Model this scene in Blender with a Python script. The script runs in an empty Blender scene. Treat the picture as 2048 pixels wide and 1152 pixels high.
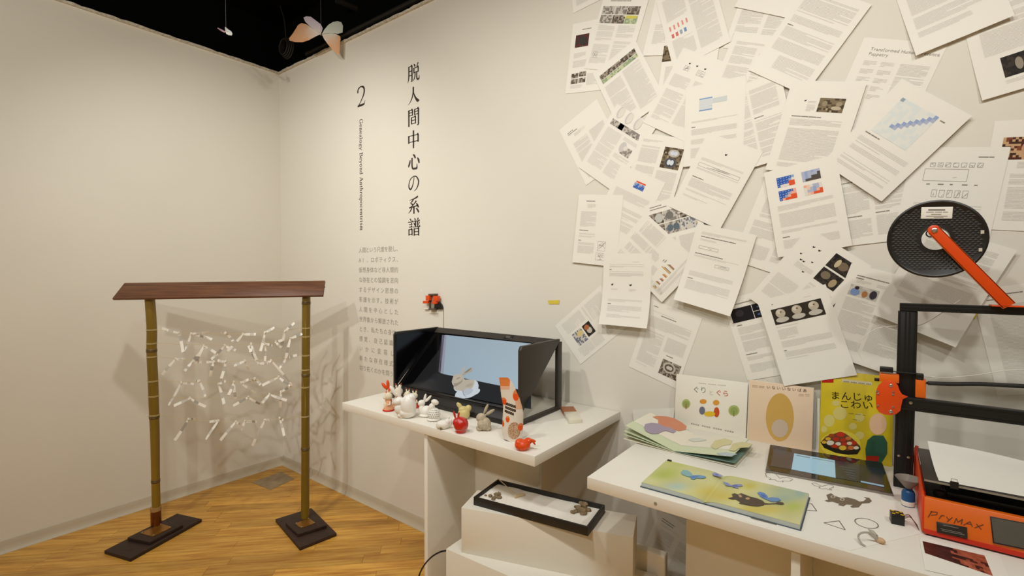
import bpy, bmesh, math, random
from mathutils import Vector, Matrix, noise
random.seed(7)
scene = bpy.context.scene
COL = scene.collection
R = math.radians

# ------------------------------------------------------------------ camera
F_PX = 972.0
TH, PITCH, ROLL = R(37.2), R(1.77), R(0.2)
CAM = Vector((3.634, -1.886, 1.472))
FW = Vector((-math.sin(TH)*math.cos(PITCH), math.cos(TH)*math.cos(PITCH), -math.sin(PITCH)))
_r = FW.cross(Vector((0, 0, 1))).normalized(); _u = _r.cross(FW)
RT = _r*math.cos(ROLL) + _u*math.sin(ROLL)
UP = _u*math.cos(ROLL) - _r*math.sin(ROLL)
cd = bpy.data.cameras.new('camera'); cam = bpy.data.objects.new('camera', cd); COL.objects.link(cam)
cd.sensor_width = 36.0; cd.lens = 36.0*F_PX/2048; cd.clip_start = 0.02
cam.matrix_world = Matrix(((RT.x, UP.x, -FW.x, CAM.x), (RT.y, UP.y, -FW.y, CAM.y), (RT.z, UP.z, -FW.z, CAM.z), (0, 0, 0, 1)))
scene.camera = cam

# ------------------------------------------------------------------ world, lights, exposure
w = bpy.data.worlds.new('room_air'); scene.world = w; w.use_nodes = True
w.node_tree.nodes['Background'].inputs[0].default_value = (1.0, 0.76, 0.44, 1)
w.node_tree.nodes['Background'].inputs[1].default_value = 0.22
WARM = (1.0, 0.985, 0.93)
def spot(loc, aim, power, size=72, blend=0.9, rad=0.045, col=WARM):
    l = bpy.data.lights.new('track_or_fill_spot', 'SPOT'); l.energy = power; l.color = col
    l.spot_size = R(size); l.spot_blend = blend; l.shadow_soft_size = rad
    o = bpy.data.objects.new('track_or_fill_spot', l); COL.objects.link(o); o.location = loc
    o.rotation_euler = (Vector(aim)-Vector(loc)).to_track_quat('-Z', 'Y').to_euler()
    return o
spot((1.32, -1.30, 2.98), (0.45, -0.15, 1.15), 56, 118, 1.0)
spot((2.00, -1.75, 2.98), (1.85, 0.0, 1.25), 56, 108, 1.0)
spot((2.95, -1.60, 2.98), (2.85, 0.0, 1.35), 44, 108, 1.0)
spot((3.75, -1.50, 2.98), (3.45, 0.0, 1.30), 42, 108, 1.0)
spot((4.55, -1.45, 2.98), (3.95, 0.0, 1.25), 40, 108, 1.0)
spot((2.30, -3.30, 2.98), (0.15, -1.60, 1.40), 112, 116, 1.0)
spot((3.40, -3.40, 2.98), (1.50, -0.30, 1.90), 88, 100, 1.0)  # added fill from behind the camera, softens shadows and lights the butterfly
spot((2.50, -2.75, 2.98), (2.45, -2.35, 0.0), 190, 58, 0.5)  # added spot on the open floor, bounces warm light under the tables
spot((3.90, -2.75, 2.98), (3.85, -2.40, 0.0), 190, 58, 0.5)  # second added floor spot, for the same warm bounce under the long table
scene.view_settings.view_transform = 'Standard'
scene.view_settings.look = 'None'
scene.view_settings.exposure = 0.0
scene.view_settings.gamma = 1.0
scene.view_settings.use_curve_mapping = False

# ------------------------------------------------------------------ photo-measured placement helpers
def ray(x, y): return FW + RT*((x-1024)/F_PX) - UP*((y-576)/F_PX)
def at(x, y, ax, val):                      # the point of the plane axis=val seen at a photo pixel
    d = ray(x, y); return CAM + d*((val-CAM[ax])/d[ax])
def onp(x, y, p0, n):
    d = ray(x, y); return CAM + d*((Vector(p0)-CAM).dot(n)/d.dot(n))
def wall(x, y, off=0.0): return at(x, y, 1, -off)
def depth(p): return (Vector(p)-CAM).dot(FW)
TZ = 0.893                                  # height of both table tops
def tab(x, y, h=0.0): return at(x, y, 2, TZ+h)
def crop(x0, y0, s): return lambda u, v: (x0+u/s, y0+v/s)

# ------------------------------------------------------------------ colours and materials
def lin(c):
    c = c/255.0
    return c/12.92 if c <= 0.04045 else ((c+0.055)/1.055)**2.4
def S(r, g=None, b=None):
    if g is None: g = b = r
    return (lin(r), lin(g), lin(b))
MATS = {}
def mat(name, col, rough=0.6, metal=0.0, var=0.0, scale=8.0, bump=0.0, bscale=60.0, stretch=None, coat=0.0,
        emit=None, trans=0.0, sss=0.0, spec=0.5, alpha=1.0):
    if name in MATS: return MATS[name]
    m = bpy.data.materials.new(name); m.use_nodes = True; MATS[name] = m
    nt = m.node_tree; b = nt.nodes['Principled BSDF']
    b.inputs['Base Color'].default_value = (*col, 1); b.inputs['Roughness'].default_value = rough
    b.inputs['Metallic'].default_value = metal; b.inputs['Coat Weight'].default_value = coat
    b.inputs['Specular IOR Level'].default_value = spec
    b.inputs['Transmission Weight'].default_value = trans; b.inputs['Alpha'].default_value = alpha
    if sss: b.inputs['Subsurface Weight'].default_value = sss; b.inputs['Subsurface Radius'].default_value = (.01, .008, .005)
    if emit: b.inputs['Emission Color'].default_value = (*emit[0], 1); b.inputs['Emission Strength'].default_value = emit[1]
    if var or bump:
        tc = nt.nodes.new('ShaderNodeTexCoord'); mp = nt.nodes.new('ShaderNodeMapping')
        nt.links.new(tc.outputs['Object'], mp.inputs['Vector'])
        if stretch: mp.inputs['Scale'].default_value = stretch
    if var:
        nz = nt.nodes.new('ShaderNodeTexNoise'); nz.inputs['Scale'].default_value = scale; nz.inputs['Detail'].default_value = 6
        nt.links.new(mp.outputs[0], nz.inputs['Vector'])
        rp = nt.nodes.new('ShaderNodeValToRGB')
        rp.color_ramp.elements[0].position = .3; rp.color_ramp.elements[1].position = .7
        rp.color_ramp.elements[0].color = (*[max(0, c*(1-var)) for c in col], 1)
        rp.color_ramp.elements[1].color = (*[min(1, c*(1+var)) for c in col], 1)
        nt.links.new(nz.outputs[0], rp.inputs[0]); nt.links.new(rp.outputs[0], b.inputs['Base Color'])
    if bump:
        nb = nt.nodes.new('ShaderNodeTexNoise'); nb.inputs['Scale'].default_value = bscale; nb.inputs['Detail'].default_value = 4
        nt.links.new(mp.outputs[0], nb.inputs['Vector'])
        bp = nt.nodes.new('ShaderNodeBump'); bp.inputs['Strength'].default_value = bump; bp.inputs['Distance'].default_value = 0.002
        nt.links.new(nb.outputs[0], bp.inputs['Height']); nt.links.new(bp.outputs[0], b.inputs['Normal'])
    return m
def attr_mat(name, rough=0.7, emit=0.0, spec=0.3, sss=0.0, trans=0.0, coat=0.0):
    if name in MATS: return MATS[name]
    m = bpy.data.materials.new(name); m.use_nodes = True; MATS[name] = m
    nt = m.node_tree; b = nt.nodes['Principled BSDF']; b.inputs['Roughness'].default_value = rough
    b.inputs['Specular IOR Level'].default_value = spec; b.inputs['Coat Weight'].default_value = coat
    b.inputs['Transmission Weight'].default_value = trans
    a = nt.nodes.new('ShaderNodeVertexColor'); a.layer_name = 'Col'
    nt.links.new(a.outputs[0], b.inputs['Base Color'])
    if sss: b.inputs['Subsurface Weight'].default_value = sss; b.inputs['Subsurface Radius'].default_value = (.01, .008, .006)
    if emit:
        nt.links.new(a.outputs[0], b.inputs['Emission Color']); b.inputs['Emission Strength'].default_value = emit
        b.inputs['Base Color'].default_value = (.01, .01, .01, 1)
        for l in list(nt.links):
            if l.to_socket == b.inputs['Base Color']: nt.links.remove(l)
    return m
INK = attr_mat('printed_ink', 0.75)
INKG = attr_mat('glossy_print', 0.35)
SCREEN = attr_mat('lit_screen', 0.15, emit=0.85, spec=0.5)
PAPER = mat('copy_paper', S(238, 234, 224), 0.8, spec=0.2)
WHITE = mat('white_melamine', S(236, 231, 219), 0.42, var=.02, scale=3)
BLACKP = mat('black_plastic', S(20, 19, 18), 0.4)
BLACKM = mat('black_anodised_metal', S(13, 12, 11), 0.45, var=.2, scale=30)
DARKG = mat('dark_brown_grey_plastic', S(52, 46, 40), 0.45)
ORANGE = mat('orange_coated_sheet_metal', S(236, 108, 18), 0.4, var=.04, scale=6)
REDOR = mat('red_orange_acrylic', S(230, 76, 12), 0.35, coat=.1)
STEEL = mat('bare_steel', S(190, 185, 175), 0.3, metal=1.0)
TWINE = mat('pale_twine', S(196, 176, 120), 0.85, var=.1, scale=120)

# ------------------------------------------------------------------ mesh builder
MW = {}
def mw(o): return MW.get(o.name, Matrix.Identity(4)) if o else Matrix.Identity(4)
class MB:
    def __init__(s, col=(1, 1, 1)): s.v = []; s.f = []; s.c = []; s.col = col
    def add(s, vs, fs, col=None, vcols=None):
        o = len(s.v); s.v += [tuple(v) for v in vs]
        for f in fs:
            s.f.append([i+o for i in f])
            s.c.append([vcols[i] for i in f] if vcols else [col or s.col]*len(f))
        return s
    def poly(s, pts, col=None, vcols=None): return s.add(pts, [list(range(len(pts)))], col, vcols)
    def box(s, a, b, col=None, M=None):
        x0, y0, z0 = a; x1, y1, z1 = b
        vs = [Vector((x, y, z)) for z in (z0, z1) for y in (y0, y1) for x in (x0, x1)]
        if M: vs = [M @ v for v in vs]
        return s.add(vs, [(0, 2, 3, 1), (4, 5, 7, 6), (0, 1, 5, 4), (2, 6, 7, 3), (0, 4, 6, 2), (1, 3, 7, 5)], col)
    def slab(s, pts, d, col=None):           # outline extruded by vector d
        n = len(pts); d = Vector(d); vs = [Vector(p) for p in pts]+[Vector(p)+d for p in pts]
        fs = [list(range(n))[::-1], list(range(n, 2*n))]+[(i, (i+1) % n, n+(i+1) % n, n+i) for i in range(n)]
        return s.add(vs, fs, col)
    def tube(s, path, r, n=8, col=None, caps=True, closed=False, flat=1.0):
        P = [Vector(p) for p in path]; m = len(P)
        rs = r if isinstance(r, (list, tuple)) else [r]*m
        up = None; vs = []
        for i, p in enumerate(P):
            a = P[i-1] if (i > 0 or closed) else P[i]; b = P[(i+1) % m] if (i < m-1 or closed) else P[i]
            t = (b-a).normalized()
            if up is None: up = t.orthogonal().normalized() if abs(t.z) > .9 else Vector((0, 0, 1))
            x = up.cross(t)
            if x.length < 1e-6: x = t.orthogonal()
            x.normalize(); y = t.cross(x).normalized(); up = y
            for k in range(n):
                q = 2*math.pi*k/n; vs.append(p + x*(math.cos(q)*rs[i]) + y*(math.sin(q)*rs[i]*flat))
        fs = []
        for i in range(m if closed else m-1):
            j = (i+1) % m
            for k in range(n): fs.append((i*n+k, i*n+(k+1) % n, j*n+(k+1) % n, j*n+k))
        if caps and not closed: fs += [list(range(n))[::-1], list(range((m-1)*n, m*n))]
        return s.add(vs, fs, col)
    def lathe(s, prof, n=24, M=None, col=None):
        vs = []; fs = []
        for (r, z) in prof:
            for k in range(n):
                q = 2*math.pi*k/n; v = Vector((r*math.cos(q), r*math.sin(q), z)); vs.append(M @ v if M else v)
        for i in range(len(prof)-1):
            for k in range(n): fs.append((i*n+k, i*n+(k+1) % n, (i+1)*n+(k+1) % n, (i+1)*n+k))
        ring = prof[0] == prof[-1]
        if prof[0][0] > 1e-6 and not ring: fs.append(list(range(n))[::-1])
        if prof[-1][0] > 1e-6 and not ring: fs.append(list(range((len(prof)-1)*n, len(prof)*n)))
        return s.add(vs, fs, col)
    def ell(s, c, r, M=None, nu=14, nv=8, col=None):
        c = Vector(c); vs = []; fs = []
        for j in range(nv+1):
            a = math.pi*j/nv
            for i in range(nu):
                q = 2*math.pi*i/nu; v = Vector((r[0]*math.sin(a)*math.cos(q), r[1]*math.sin(a)*math.sin(q), r[2]*math.cos(a)))
                vs.append(c+(M @ v if M else v))
        for j in range(nv):
            for i in range(nu): fs.append((j*nu+i, (j+1)*nu+i, (j+1)*nu+(i+1) % nu, j*nu+(i+1) % nu))
        return s.add(vs, fs, col)
    def build(s, name, m, parent=None, smooth=False, bevel=0.0, seg=2, world=True, top=False):
        me = bpy.data.meshes.new(name)
        T = mw(parent).inverted() if (parent and world) else Matrix.Identity(4)
        vs = [T @ Vector(v) for v in s.v]
        loc = Vector((0, 0, 0))
        if parent is None:
            xs = [v.x for v in vs]; ys = [v.y for v in vs]; zs = [v.z for v in vs]
            loc = Vector(((min(xs)+max(xs))/2, (min(ys)+max(ys))/2, min(zs))); vs = [v-loc for v in vs]
        me.from_pydata([tuple(v) for v in vs], [], s.f)
        ca = me.color_attributes.new('Col', 'FLOAT_COLOR', 'CORNER')
        flat = []
        for f in s.c:
            for c in f: flat += [c[0], c[1], c[2], 1.0]
        ca.data.foreach_set('color', flat)
        me.materials.append(m)
        bm = bmesh.new(); bm.from_mesh(me)
        if bevel or smooth:
            bmesh.ops.remove_doubles(bm, verts=bm.verts, dist=1e-6)
        if bevel:
            bmesh.ops.recalc_face_normals(bm, faces=bm.faces)
            es = [e for e in bm.edges if len(e.link_faces) == 2 and e.calc_face_angle(0) > R(28)]
            bmesh.ops.bevel(bm, geom=es, offset=bevel, segments=seg, profile=.5, affect='EDGES', clamp_overlap=True)
            smooth = True
        if smooth:
            for f in bm.faces: f.smooth = True
            for e in bm.edges:
                if len(e.link_faces) == 2 and e.calc_face_angle(0) > R(38): e.smooth = False
        bm.to_mesh(me); bm.free(); me.update()
        o = bpy.data.objects.new(name, me); COL.objects.link(o)
        if parent: o.parent = parent; MW[o.name] = mw(parent).copy()
        else: o.location = loc; MW[o.name] = Matrix.Translation(loc)
        return o
def tag(o, label=None, cat=None, group=None, kind=None):
    if label: o['label'] = label
    if cat: o['category'] = cat
    if group: o['group'] = group
    if kind: o['kind'] = kind
    return o
def thing(name, label, cat, loc=(0, 0, 0), rotz=0.0, group=None, kind=None):
    o = bpy.data.objects.new(name, None); COL.objects.link(o); o.empty_display_size = .02
    o.location = loc; o.rotation_euler = (0, 0, rotz)
    MW[o.name] = Matrix.Translation(Vector(loc)) @ Matrix.Rotation(rotz, 4, 'Z')
    return tag(o, label, cat, group, kind)
def struct(name, mb, m, bevel=0.0, smooth=False):
    return tag(mb.build(name, m, None, smooth, bevel), kind='structure')
def catmull(pts, n=6):
    P = [Vector(p) for p in pts]
    if len(P) < 3: return P
    Q = [P[0]*2-P[1]]+P+[P[-1]*2-P[-2]]; out = []
    for i in range(1, len(Q)-2):
        a, b, c, d = Q[i-1:i+3]
        for k in range(n):
            t = k/n
            out.append(.5*((2*b)+(c-a)*t+(2*a-5*b+4*c-d)*t*t+(3*b-a-3*c+d)*t**3))
    return out+[P[-1]]
def ellp(cx, cy, rx, ry, n=20, rot=0.0):
    return [(cx+rx*math.cos(q)*math.cos(rot)-ry*math.sin(q)*math.sin(rot), cy+rx*math.cos(q)*math.sin(rot)+ry*math.sin(q)*math.cos(rot)) for q in [2*math.pi*i/n for i in range(n)]]

# glyphs from Blender's own built-in font
_G = {}
def glyph(ch):
    if ch in _G: return _G[ch]
    cu = bpy.data.curves.new('g', 'FONT'); cu.body = ch; cu.size = 1.0; cu.resolution_u = 3
    o = bpy.data.objects.new('g', cu); COL.objects.link(o)
    dg = bpy.context.evaluated_depsgraph_get(); me = bpy.data.meshes.new_from_object(o.evaluated_get(dg))
    vs = [(v.co.x, v.co.y) for v in me.vertices]; fs = [list(p.vertices) for p in me.polygons]
    adv = max([v[0] for v in vs], default=.3)
    bpy.data.objects.remove(o); bpy.data.curves.remove(cu); bpy.data.meshes.remove(me)
    _G[ch] = (vs, fs, adv); return _G[ch]
def put_text(mb, txt, f, x, y, size, col, adv=None, sx=1.0):
    """f maps (right, down) metres to a point; text baseline at (x, y)."""
    for ch in txt:
        if ch == ' ': x += size*.32*sx; continue
        vs, fs, a = glyph(ch)
        mb.add([f(x+v[0]*size*sx, y-v[1]*size) for v in vs], fs, col)
        x += adv if adv else (a+.07)*size*sx
    return x
def ribbon(mb, f, pts, col, n=5):
    """brush stroke: pts (x, y, width); f maps (x, y) to space."""
    Q = catmull([Vector(p) for p in pts], n) if len(pts) > 2 else [Vector(p) for p in pts]
    L_, R_ = [], []
    for i, p in enumerate(Q):
        a = Q[max(0, i-1)]; b = Q[min(len(Q)-1, i+1)]; t = Vector((b.x-a.x, b.y-a.y))
        if t.length < 1e-9: t = Vector((1, 0))
        t.normalize(); nx, ny = -t.y, t.x; h = max(p.z, .02)/2
        L_.append((p.x+nx*h, p.y+ny*h)); R_.append((p.x-nx*h, p.y-ny*h))
    vs = [f(*q) for q in L_]+[f(*q) for q in R_]; m = len(Q)
    mb.add(vs, [(i, i+1, m+i+1, m+i) for i in range(m-1)], col)

# ================================================================== THE ROOM
WALLM = mat('painted_wall', S(226, 221, 209), 0.85, var=.015, scale=1.5, bump=.05, bscale=90, spec=.2)
H = 2.955
struct('wall_right', MB().box((-.12, 0, 0), (6.5, .12, H)), WALLM)
struct('wall_left', MB().box((-.12, -5.0, 0), (0, 0, H)), WALLM)
CEILM = mat('matt_black_ceiling', S(7, 7, 7), 0.95, spec=.1)
struct('ceiling', MB().box((-.5, -5.0, 3.42), (6.5, .4, 3.5)), CEILM)
BACKM = mat('black_void_lining', S(5, 5, 5), 0.95, spec=.1)
struct('wall_upper_right', MB().box((-.3, .13, H-.1), (6.5, .2, 3.42)), BACKM)
struct('wall_upper_left', MB().box((-.3, -5, H-.1), (-.2, .13, 3.42)), BACKM)
# thin drywall edge strips along the wall tops, a little uneven
EDGEM = mat('raw_plaster_edge', S(205, 196, 178), 0.9, var=.25, scale=60, bump=.8, bscale=200)
random.seed(3)
def edge_strip(name, p0, p1, inward):
    mb = MB(); p0 = Vector(p0); p1 = Vector(p1); d = (p1-p0); n = int(d.length/.035); inward = Vector(inward)
    top = []; bot = []
    for i in range(n+1):
        p = p0+d*(i/n); pr = .014+random.uniform(-.003, .003)
        top.append((p+inward*pr, p+inward*pr+Vector((0, 0, .013+random.uniform(-.002, .003))), p+Vector((0, 0, .014))-inward*.02, p-inward*.02))
    vs = [q for t in top for q in t]; fs = []
    for i in range(n):
        for k in range(4): fs.append((4*i+k, 4*i+(k+1) % 4, 4*i+4+(k+1) % 4, 4*i+4+k))
    mb.add(vs, fs)
    return struct(name, mb, EDGEM)
edge_strip('trim_1', (.0, -.01, H), (.0, -4.9, H), (1, 0, 0))
edge_strip('trim_2', (0.0, 0, H), (6.4, 0, H), (0, -1, 0))
# cove baseboards
COVE = mat('beige_vinyl_cove', S(196, 184, 162), 0.45, var=.04, scale=4)
def cove(name, p0, p1, inward):
    p0 = Vector(p0); p1 = Vector(p1); w_ = Vector(inward)
    prof = [(.0, .062), (.004, .062), (.006, .058), (.008, .035), (.012, .018), (.02, .007), (.028, .001), (.028, 0), (0, 0)]
    pts = [p0+w_*a+Vector((0, 0, b)) for a, b in prof]
    return struct(name, MB().slab(pts, p1-p0), COVE, smooth=True)
cove('baseboard_left', (0, 0, 0), (0, -4.9, 0), (1, 0, 0))
cove('baseboard_right', (0, 0, 0), (6.4, 0, 0), (0, -1, 0))

# floor: slab with maple strips laid diagonally, each strip an object of its own
SUBF = mat('oak_floor_beyond', S(206, 154, 70), 0.5, var=.12, scale=5)
fl = struct('floor', MB().box((-.1, -5, -.1), (6.5, .1, -.012)), SUBF)
def wood(name, c0, c1, rough, stretch, bands=3.0, rot=0.0):
    m = bpy.data.materials.new(name); m.use_nodes = True; nt = m.node_tree; b = nt.nodes['Principled BSDF']
    b.inputs['Roughness'].default_value = rough
    tc = nt.nodes.new('ShaderNodeTexCoord'); mp = nt.nodes.new('ShaderNodeMapping'); mp.inputs['Scale'].default_value = stretch; mr0 = nt.nodes.new('ShaderNodeVectorRotate'); mr0.rotation_type = 'Z_AXIS'; mr0.inputs['Angle'].default_value = -rot
    nt.links.new(tc.outputs['Object'], mr0.inputs['Vector']); nt.links.new(mr0.outputs[0], mp.inputs['Vector'])
    oi = nt.nodes.new('ShaderNodeObjectInfo'); ad = nt.nodes.new('ShaderNodeVectorMath'); ad.operation = 'MULTIPLY_ADD'
    ad.inputs[1].default_value = (1, 1, 1)
    cb = nt.nodes.new('ShaderNodeCombineXYZ'); ml = nt.nodes.new('ShaderNodeMath'); ml.operation = 'MULTIPLY'; ml.inputs[1].default_value = 40
    nt.links.new(oi.outputs['Random'], ml.inputs[0]); nt.links.new(ml.outputs[0], cb.inputs[0]); nt.links.new(ml.outputs[0], cb.inputs[2])
    nt.links.new(mp.outputs[0], ad.inputs[0]); nt.links.new(cb.outputs[0], ad.inputs[2])
    nz = nt.nodes.new('ShaderNodeTexNoise'); nz.inputs['Scale'].default_value = bands; nz.inputs['Detail'].default_value = 7; nz.inputs['Roughness'].default_value = .65
    nt.links.new(ad.outputs[0], nz.inputs['Vector'])
    rp = nt.nodes.new('ShaderNodeValToRGB'); rp.color_ramp.elements[0].position = .32; rp.color_ramp.elements[1].position = .66
    rp.color_ramp.elements[0].color = (*c0, 1); rp.color_ramp.elements[1].color = (*c1, 1)
    nt.links.new(nz.outputs[0], rp.inputs[0])
    hs = nt.nodes.new('ShaderNodeHueSaturation'); mr = nt.nodes.new('ShaderNodeMapRange')
    mr.inputs[3].default_value = .80; mr.inputs[4].default_value = 1.18
    nt.links.new(oi.outputs['Random'], mr.inputs[0]); nt.links.new(mr.outputs[0], hs.inputs['Value']); nt.links.new(rp.outputs[0], hs.inputs['Color'])
    nt.links.new(hs.outputs[0], b.inputs['Base Color'])
    return m
MAPLE = wood('maple_floor_strip', S(172, 112, 36), S(222, 172, 80), 0.36, (1.2, 16, 16))
random.seed(11)
bw = .074; u45 = Vector((1, 1, 0)).normalized(); n45 = Vector((-1, 1, 0)).normalized()
def inside(p): return 0 < p.x < 3.1 and -3.3 < p.y < 0
meshes = {}
for L_ in (.45, .6, .75, .9, 1.1):
    mb = MB().box((.0006, .0006, -.012), (L_-.0006, bw-.0006, 0))
    me = bpy.data.meshes.new('floor_strip'); me.from_pydata(mb.v, [], mb.f); me.materials.append(MAPLE); meshes[L_] = me
cnt = 0
for i in range(-45, 50):
    o0 = n45*(i*bw); s = -4.5+random.uniform(0, .6)
    while s < 3.2:
        L_ = random.choice(list(meshes)); a = o0+u45*s; b = o0+u45*(s+L_); c2 = a+n45*bw; d2 = b+n45*bw
        mids = [a.lerp(b, t/6) for t in range(7)]+[c2.lerp(d2, t/6) for t in range(7)]
        # only strips of the open floor that the photo shows
        if any(inside(p) and (depth(p) > 2.05) and p.x-2.55 < .25 for p in mids) and all(p.x > -.9 and p.y < .9 for p in (a, b, c2, d2)) and depth(a.lerp(b, .5)) > 1.9:
            o = bpy.data.objects.new('floor_strip', meshes[L_]); COL.objects.link(o); o.parent = fl
            o.matrix_local = Matrix.Translation(a-Vector(fl.location)) @ Matrix.Rotation(R(45), 4, 'Z'); cnt += 1
        s += L_
print('floor strips', cnt)
tag(MB().slab([at(x, y, 2, .0) for x, y in [(503, 965), (541, 980), (589, 958), (563, 944)]], (0, 0, .0025)).build('floor_outlet_cover', mat('worn_grey_metal_plate', S(150, 128, 96), .5, var=.18, scale=25)),
    'worn greyish cover plate set in the wooden floor near the corner', 'floor plate')

# dark ceiling services above the walls
DK = mat('dark_conduit', S(26, 22, 17), .7)
def hang(px, py, zc): return at(px, py, 2, zc)
p0, p1 = hang(700, 62, 3.1), hang(980, -75, 3.1)
tag(MB().tube([Vector((.35, .02, 3.02)), Vector((4.0, .02, 3.02))], .016, 8).build('ceiling_track', DK, smooth=True), 'dark rail running along the top of the lettered wall', 'rail')
tag(MB().tube([hang(672, 0, 3.25), hang(742, 29, 3.25)], .018, 8).build('ceiling_pipe', DK, smooth=True), 'thin dark pipe hung under the black ceiling', 'pipe')
mb = MB(); c0 = hang(572, 95, 3.1)
for k in range(4):
    pts = [c0+Vector((math.cos(q)*(.055+.006*k), .012*k-.02, math.sin(q)*(.055+.006*k))) for q in [2*math.pi*i/22 for i in range(22)]]
    mb.tube(pts, .0045, 6, closed=True)
mb.tube(catmull([c0+Vector((0, 0, .07)), c0+Vector((-.02, .0, .2)), c0+Vector((-.08, 0, .33))]), .004, 6)
tag(mb.build('cable_coil', mat('grey_cable', S(44, 38, 31), .6), smooth=True), 'coiled dark cable hanging in the black ceiling above the room corner', 'cable')

# ================================================================== WALL LETTERING
VINYL = mat('dark_brown_vinyl_letter', S(52, 40, 32), .6)
GREYV = mat('grey_vinyl_letter', S(158, 150, 136), .7)
def wf(x0, z0, sc, off=.0008): return lambda x, y: Vector((x0+x*sc, -off, z0-y*sc))
def hs(x1, x2, y, w_=3.6): return [[(x1, y, w_), (x2-3, y, w_)], [(x2-13, y-1, 1), (x2-5, y-5, 6), (x2, y+1, 2)]]
def vs_(x, y1, y2, w_=9): return [[(x, y1, w_+1), (x, y2, w_)]]
K = {
 '脱': [[(13, 8, 8), (13, 56, 8), (10, 80, 6), (3, 97, 1)]]+hs(13, 40, 10)+vs_(39, 8, 86, 8)+[[(39, 84, 8), (37, 93, 6), (29, 92, 2)]]+[[(13, 36, 3.5), (38, 36, 3.5)], [(13, 60, 3.5), (38, 60, 3.5)],
   [(54, 3, 3), (60, 10, 8), (64, 19, 7)], [(90, 2, 8), (84, 12, 5), (76, 21, 2)]]+vs_(55, 24, 54, 7)+hs(55, 92, 26)+vs_(90, 25, 54, 7)+[[(55, 50, 3.5), (90, 50, 3.5)],
   [(65, 52, 7), (63, 72, 7), (56, 86, 5), (43, 97, 1)], [(78, 52, 7), (78, 80, 7.5), (82, 91, 8), (92, 93, 8), (97, 88, 6), (98, 72, 2)]],
 '人': [[(50, 5, 10), (49, 34, 9), (40, 62, 7), (24, 84, 4), (4, 98, 1)], [(50, 28, 3), (58, 52, 7), (72, 74, 11), (86, 87, 14), (99, 88, 3)]],
 '間': vs_(12, 6, 98)+hs(12, 43, 9)+[[(12, 22, 3.5), (42, 22, 3.5)], [(12, 37, 3.5), (42, 37, 3.5)]]+vs_(42, 8, 40, 7)+vs_(60, 8, 40, 7)+hs(60, 93, 9)+[[(60, 22, 3.5), (90, 22, 3.5)], [(60, 37, 3.5), (90, 37, 3.5)]]
   + vs_(91, 8, 92)+[[(91, 90, 9), (88, 98, 6), (78, 96, 2)]]+vs_(34, 48, 88, 7)+hs(34, 69, 50)+vs_(67, 49, 88, 7)+[[(34, 67, 3.5), (67, 67, 3.5)], [(34, 85, 3.5), (67, 85, 3.5)]],
 '中': vs_(11, 26, 70)+hs(11, 91, 29)+vs_(88, 28, 70)+[[(11, 63, 3.5), (88, 63, 3.5)]]+vs_(50, 1, 100),
 '心': [[(22, 40, 5), (18, 56, 10), (9, 74, 9), (5, 76, 3)], [(38, 30, 9), (37, 62, 9), (39, 82, 9), (46, 91, 9), (64, 92, 9), (77, 90, 9), (78, 66, 2)], [(44, 12, 3), (56, 20, 10), (66, 36, 8)], [(80, 34, 3), (90, 46, 11), (96, 66, 8)]],
 'の': [[(54, 16, 4), (50, 40, 5), (40, 66, 6), (26, 82, 8), (13, 74, 8), (11, 54, 6), (22, 28, 5), (48, 13, 4), (74, 17, 6), (90, 40, 8), (86, 66, 7), (70, 86, 4), (52, 95, 1)]],
 '系': [[(86, 4, 8), (66, 12, 7), (40, 18, 4), (12, 21, 1)], [(48, 17, 7), (40, 27, 6), (22, 37, 3)], [(24, 38, 3), (36, 44, 7), (48, 50, 5)], [(72, 28, 8), (56, 42, 6), (32, 57, 4), (14, 62, 2)], [(12, 64, 6), (40, 61, 5), (84, 54, 5)],
   [(70, 42, 3), (80, 50, 9), (90, 66, 9)]]+vs_(52, 58, 99, 9)+[[(34, 66, 8), (24, 80, 6), (6, 95, 1)], [(68, 68, 3), (80, 77, 9), (92, 93, 10)]],
 '譜': [[(16, 3, 3), (24, 8, 7), (28, 15, 6)]]+hs(3, 44, 22)+hs(9, 38, 36)+hs(9, 38, 50)+vs_(10, 62, 97, 7)+hs(10, 38, 64)+vs_(36, 63, 97, 7)+[[(10, 91, 3.5), (36, 91, 3.5)],
   [(56, 2, 3), (61, 7, 7), (64, 15, 6)], [(88, 1, 7), (82, 9, 5), (76, 16, 2)]]+hs(47, 99, 19)+vs_(65, 18, 50, 7)+vs_(81, 18, 50, 7)+[[(50, 26, 3), (55, 33, 7), (58, 42, 6)], [(97, 25, 7), (92, 34, 5), (87, 43, 2)]]+hs(43, 103, 51)
   + vs_(54, 59, 100, 7.5)+hs(54, 94, 61)+vs_(90, 60, 100, 7.5)+[[(54, 78, 3.5), (90, 78, 3.5)], [(54, 95, 3.5), (90, 95, 3.5)]],
}
t = thing('wall_title', 'large dark vertical Japanese heading lettered on the white wall', 'lettering', (1.494, 0, 1.68))
for i, ch in enumerate('脱人間中心の系譜'):
    mb = MB(); f = wf(1.443, 2.657-.1245*i, .00102)
    for st in K[ch]: ribbon(mb, f, [(a, b, d*1.22) for a, b, d in st], None)
    mb.build('character', VINYL, t)
mb = MB(); f = wf(.962, 2.64, .00125)
ribbon(mb, lambda x, y: f(x*.72, y), [(16, 27, 12), (12, 20, 13), (22, 7, 9), (50, 1, 6), (80, 10, 13), (86, 30, 15), (72, 52, 10), (44, 76, 6), (12, 97, 5)], None)
ribbon(mb, lambda x, y: f(x*.72, y), [(10, 94, 9), (60, 93, 11), (84, 92, 9)], None)
ribbon(mb, lambda x, y: f(x*.72, y), [(80, 95, 8), (90, 84, 5), (95, 74, 2)], None)
tag(mb.build('wall_numeral', VINYL), 'large dark serif numeral 2 lettered on the wall', 'lettering')
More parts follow.
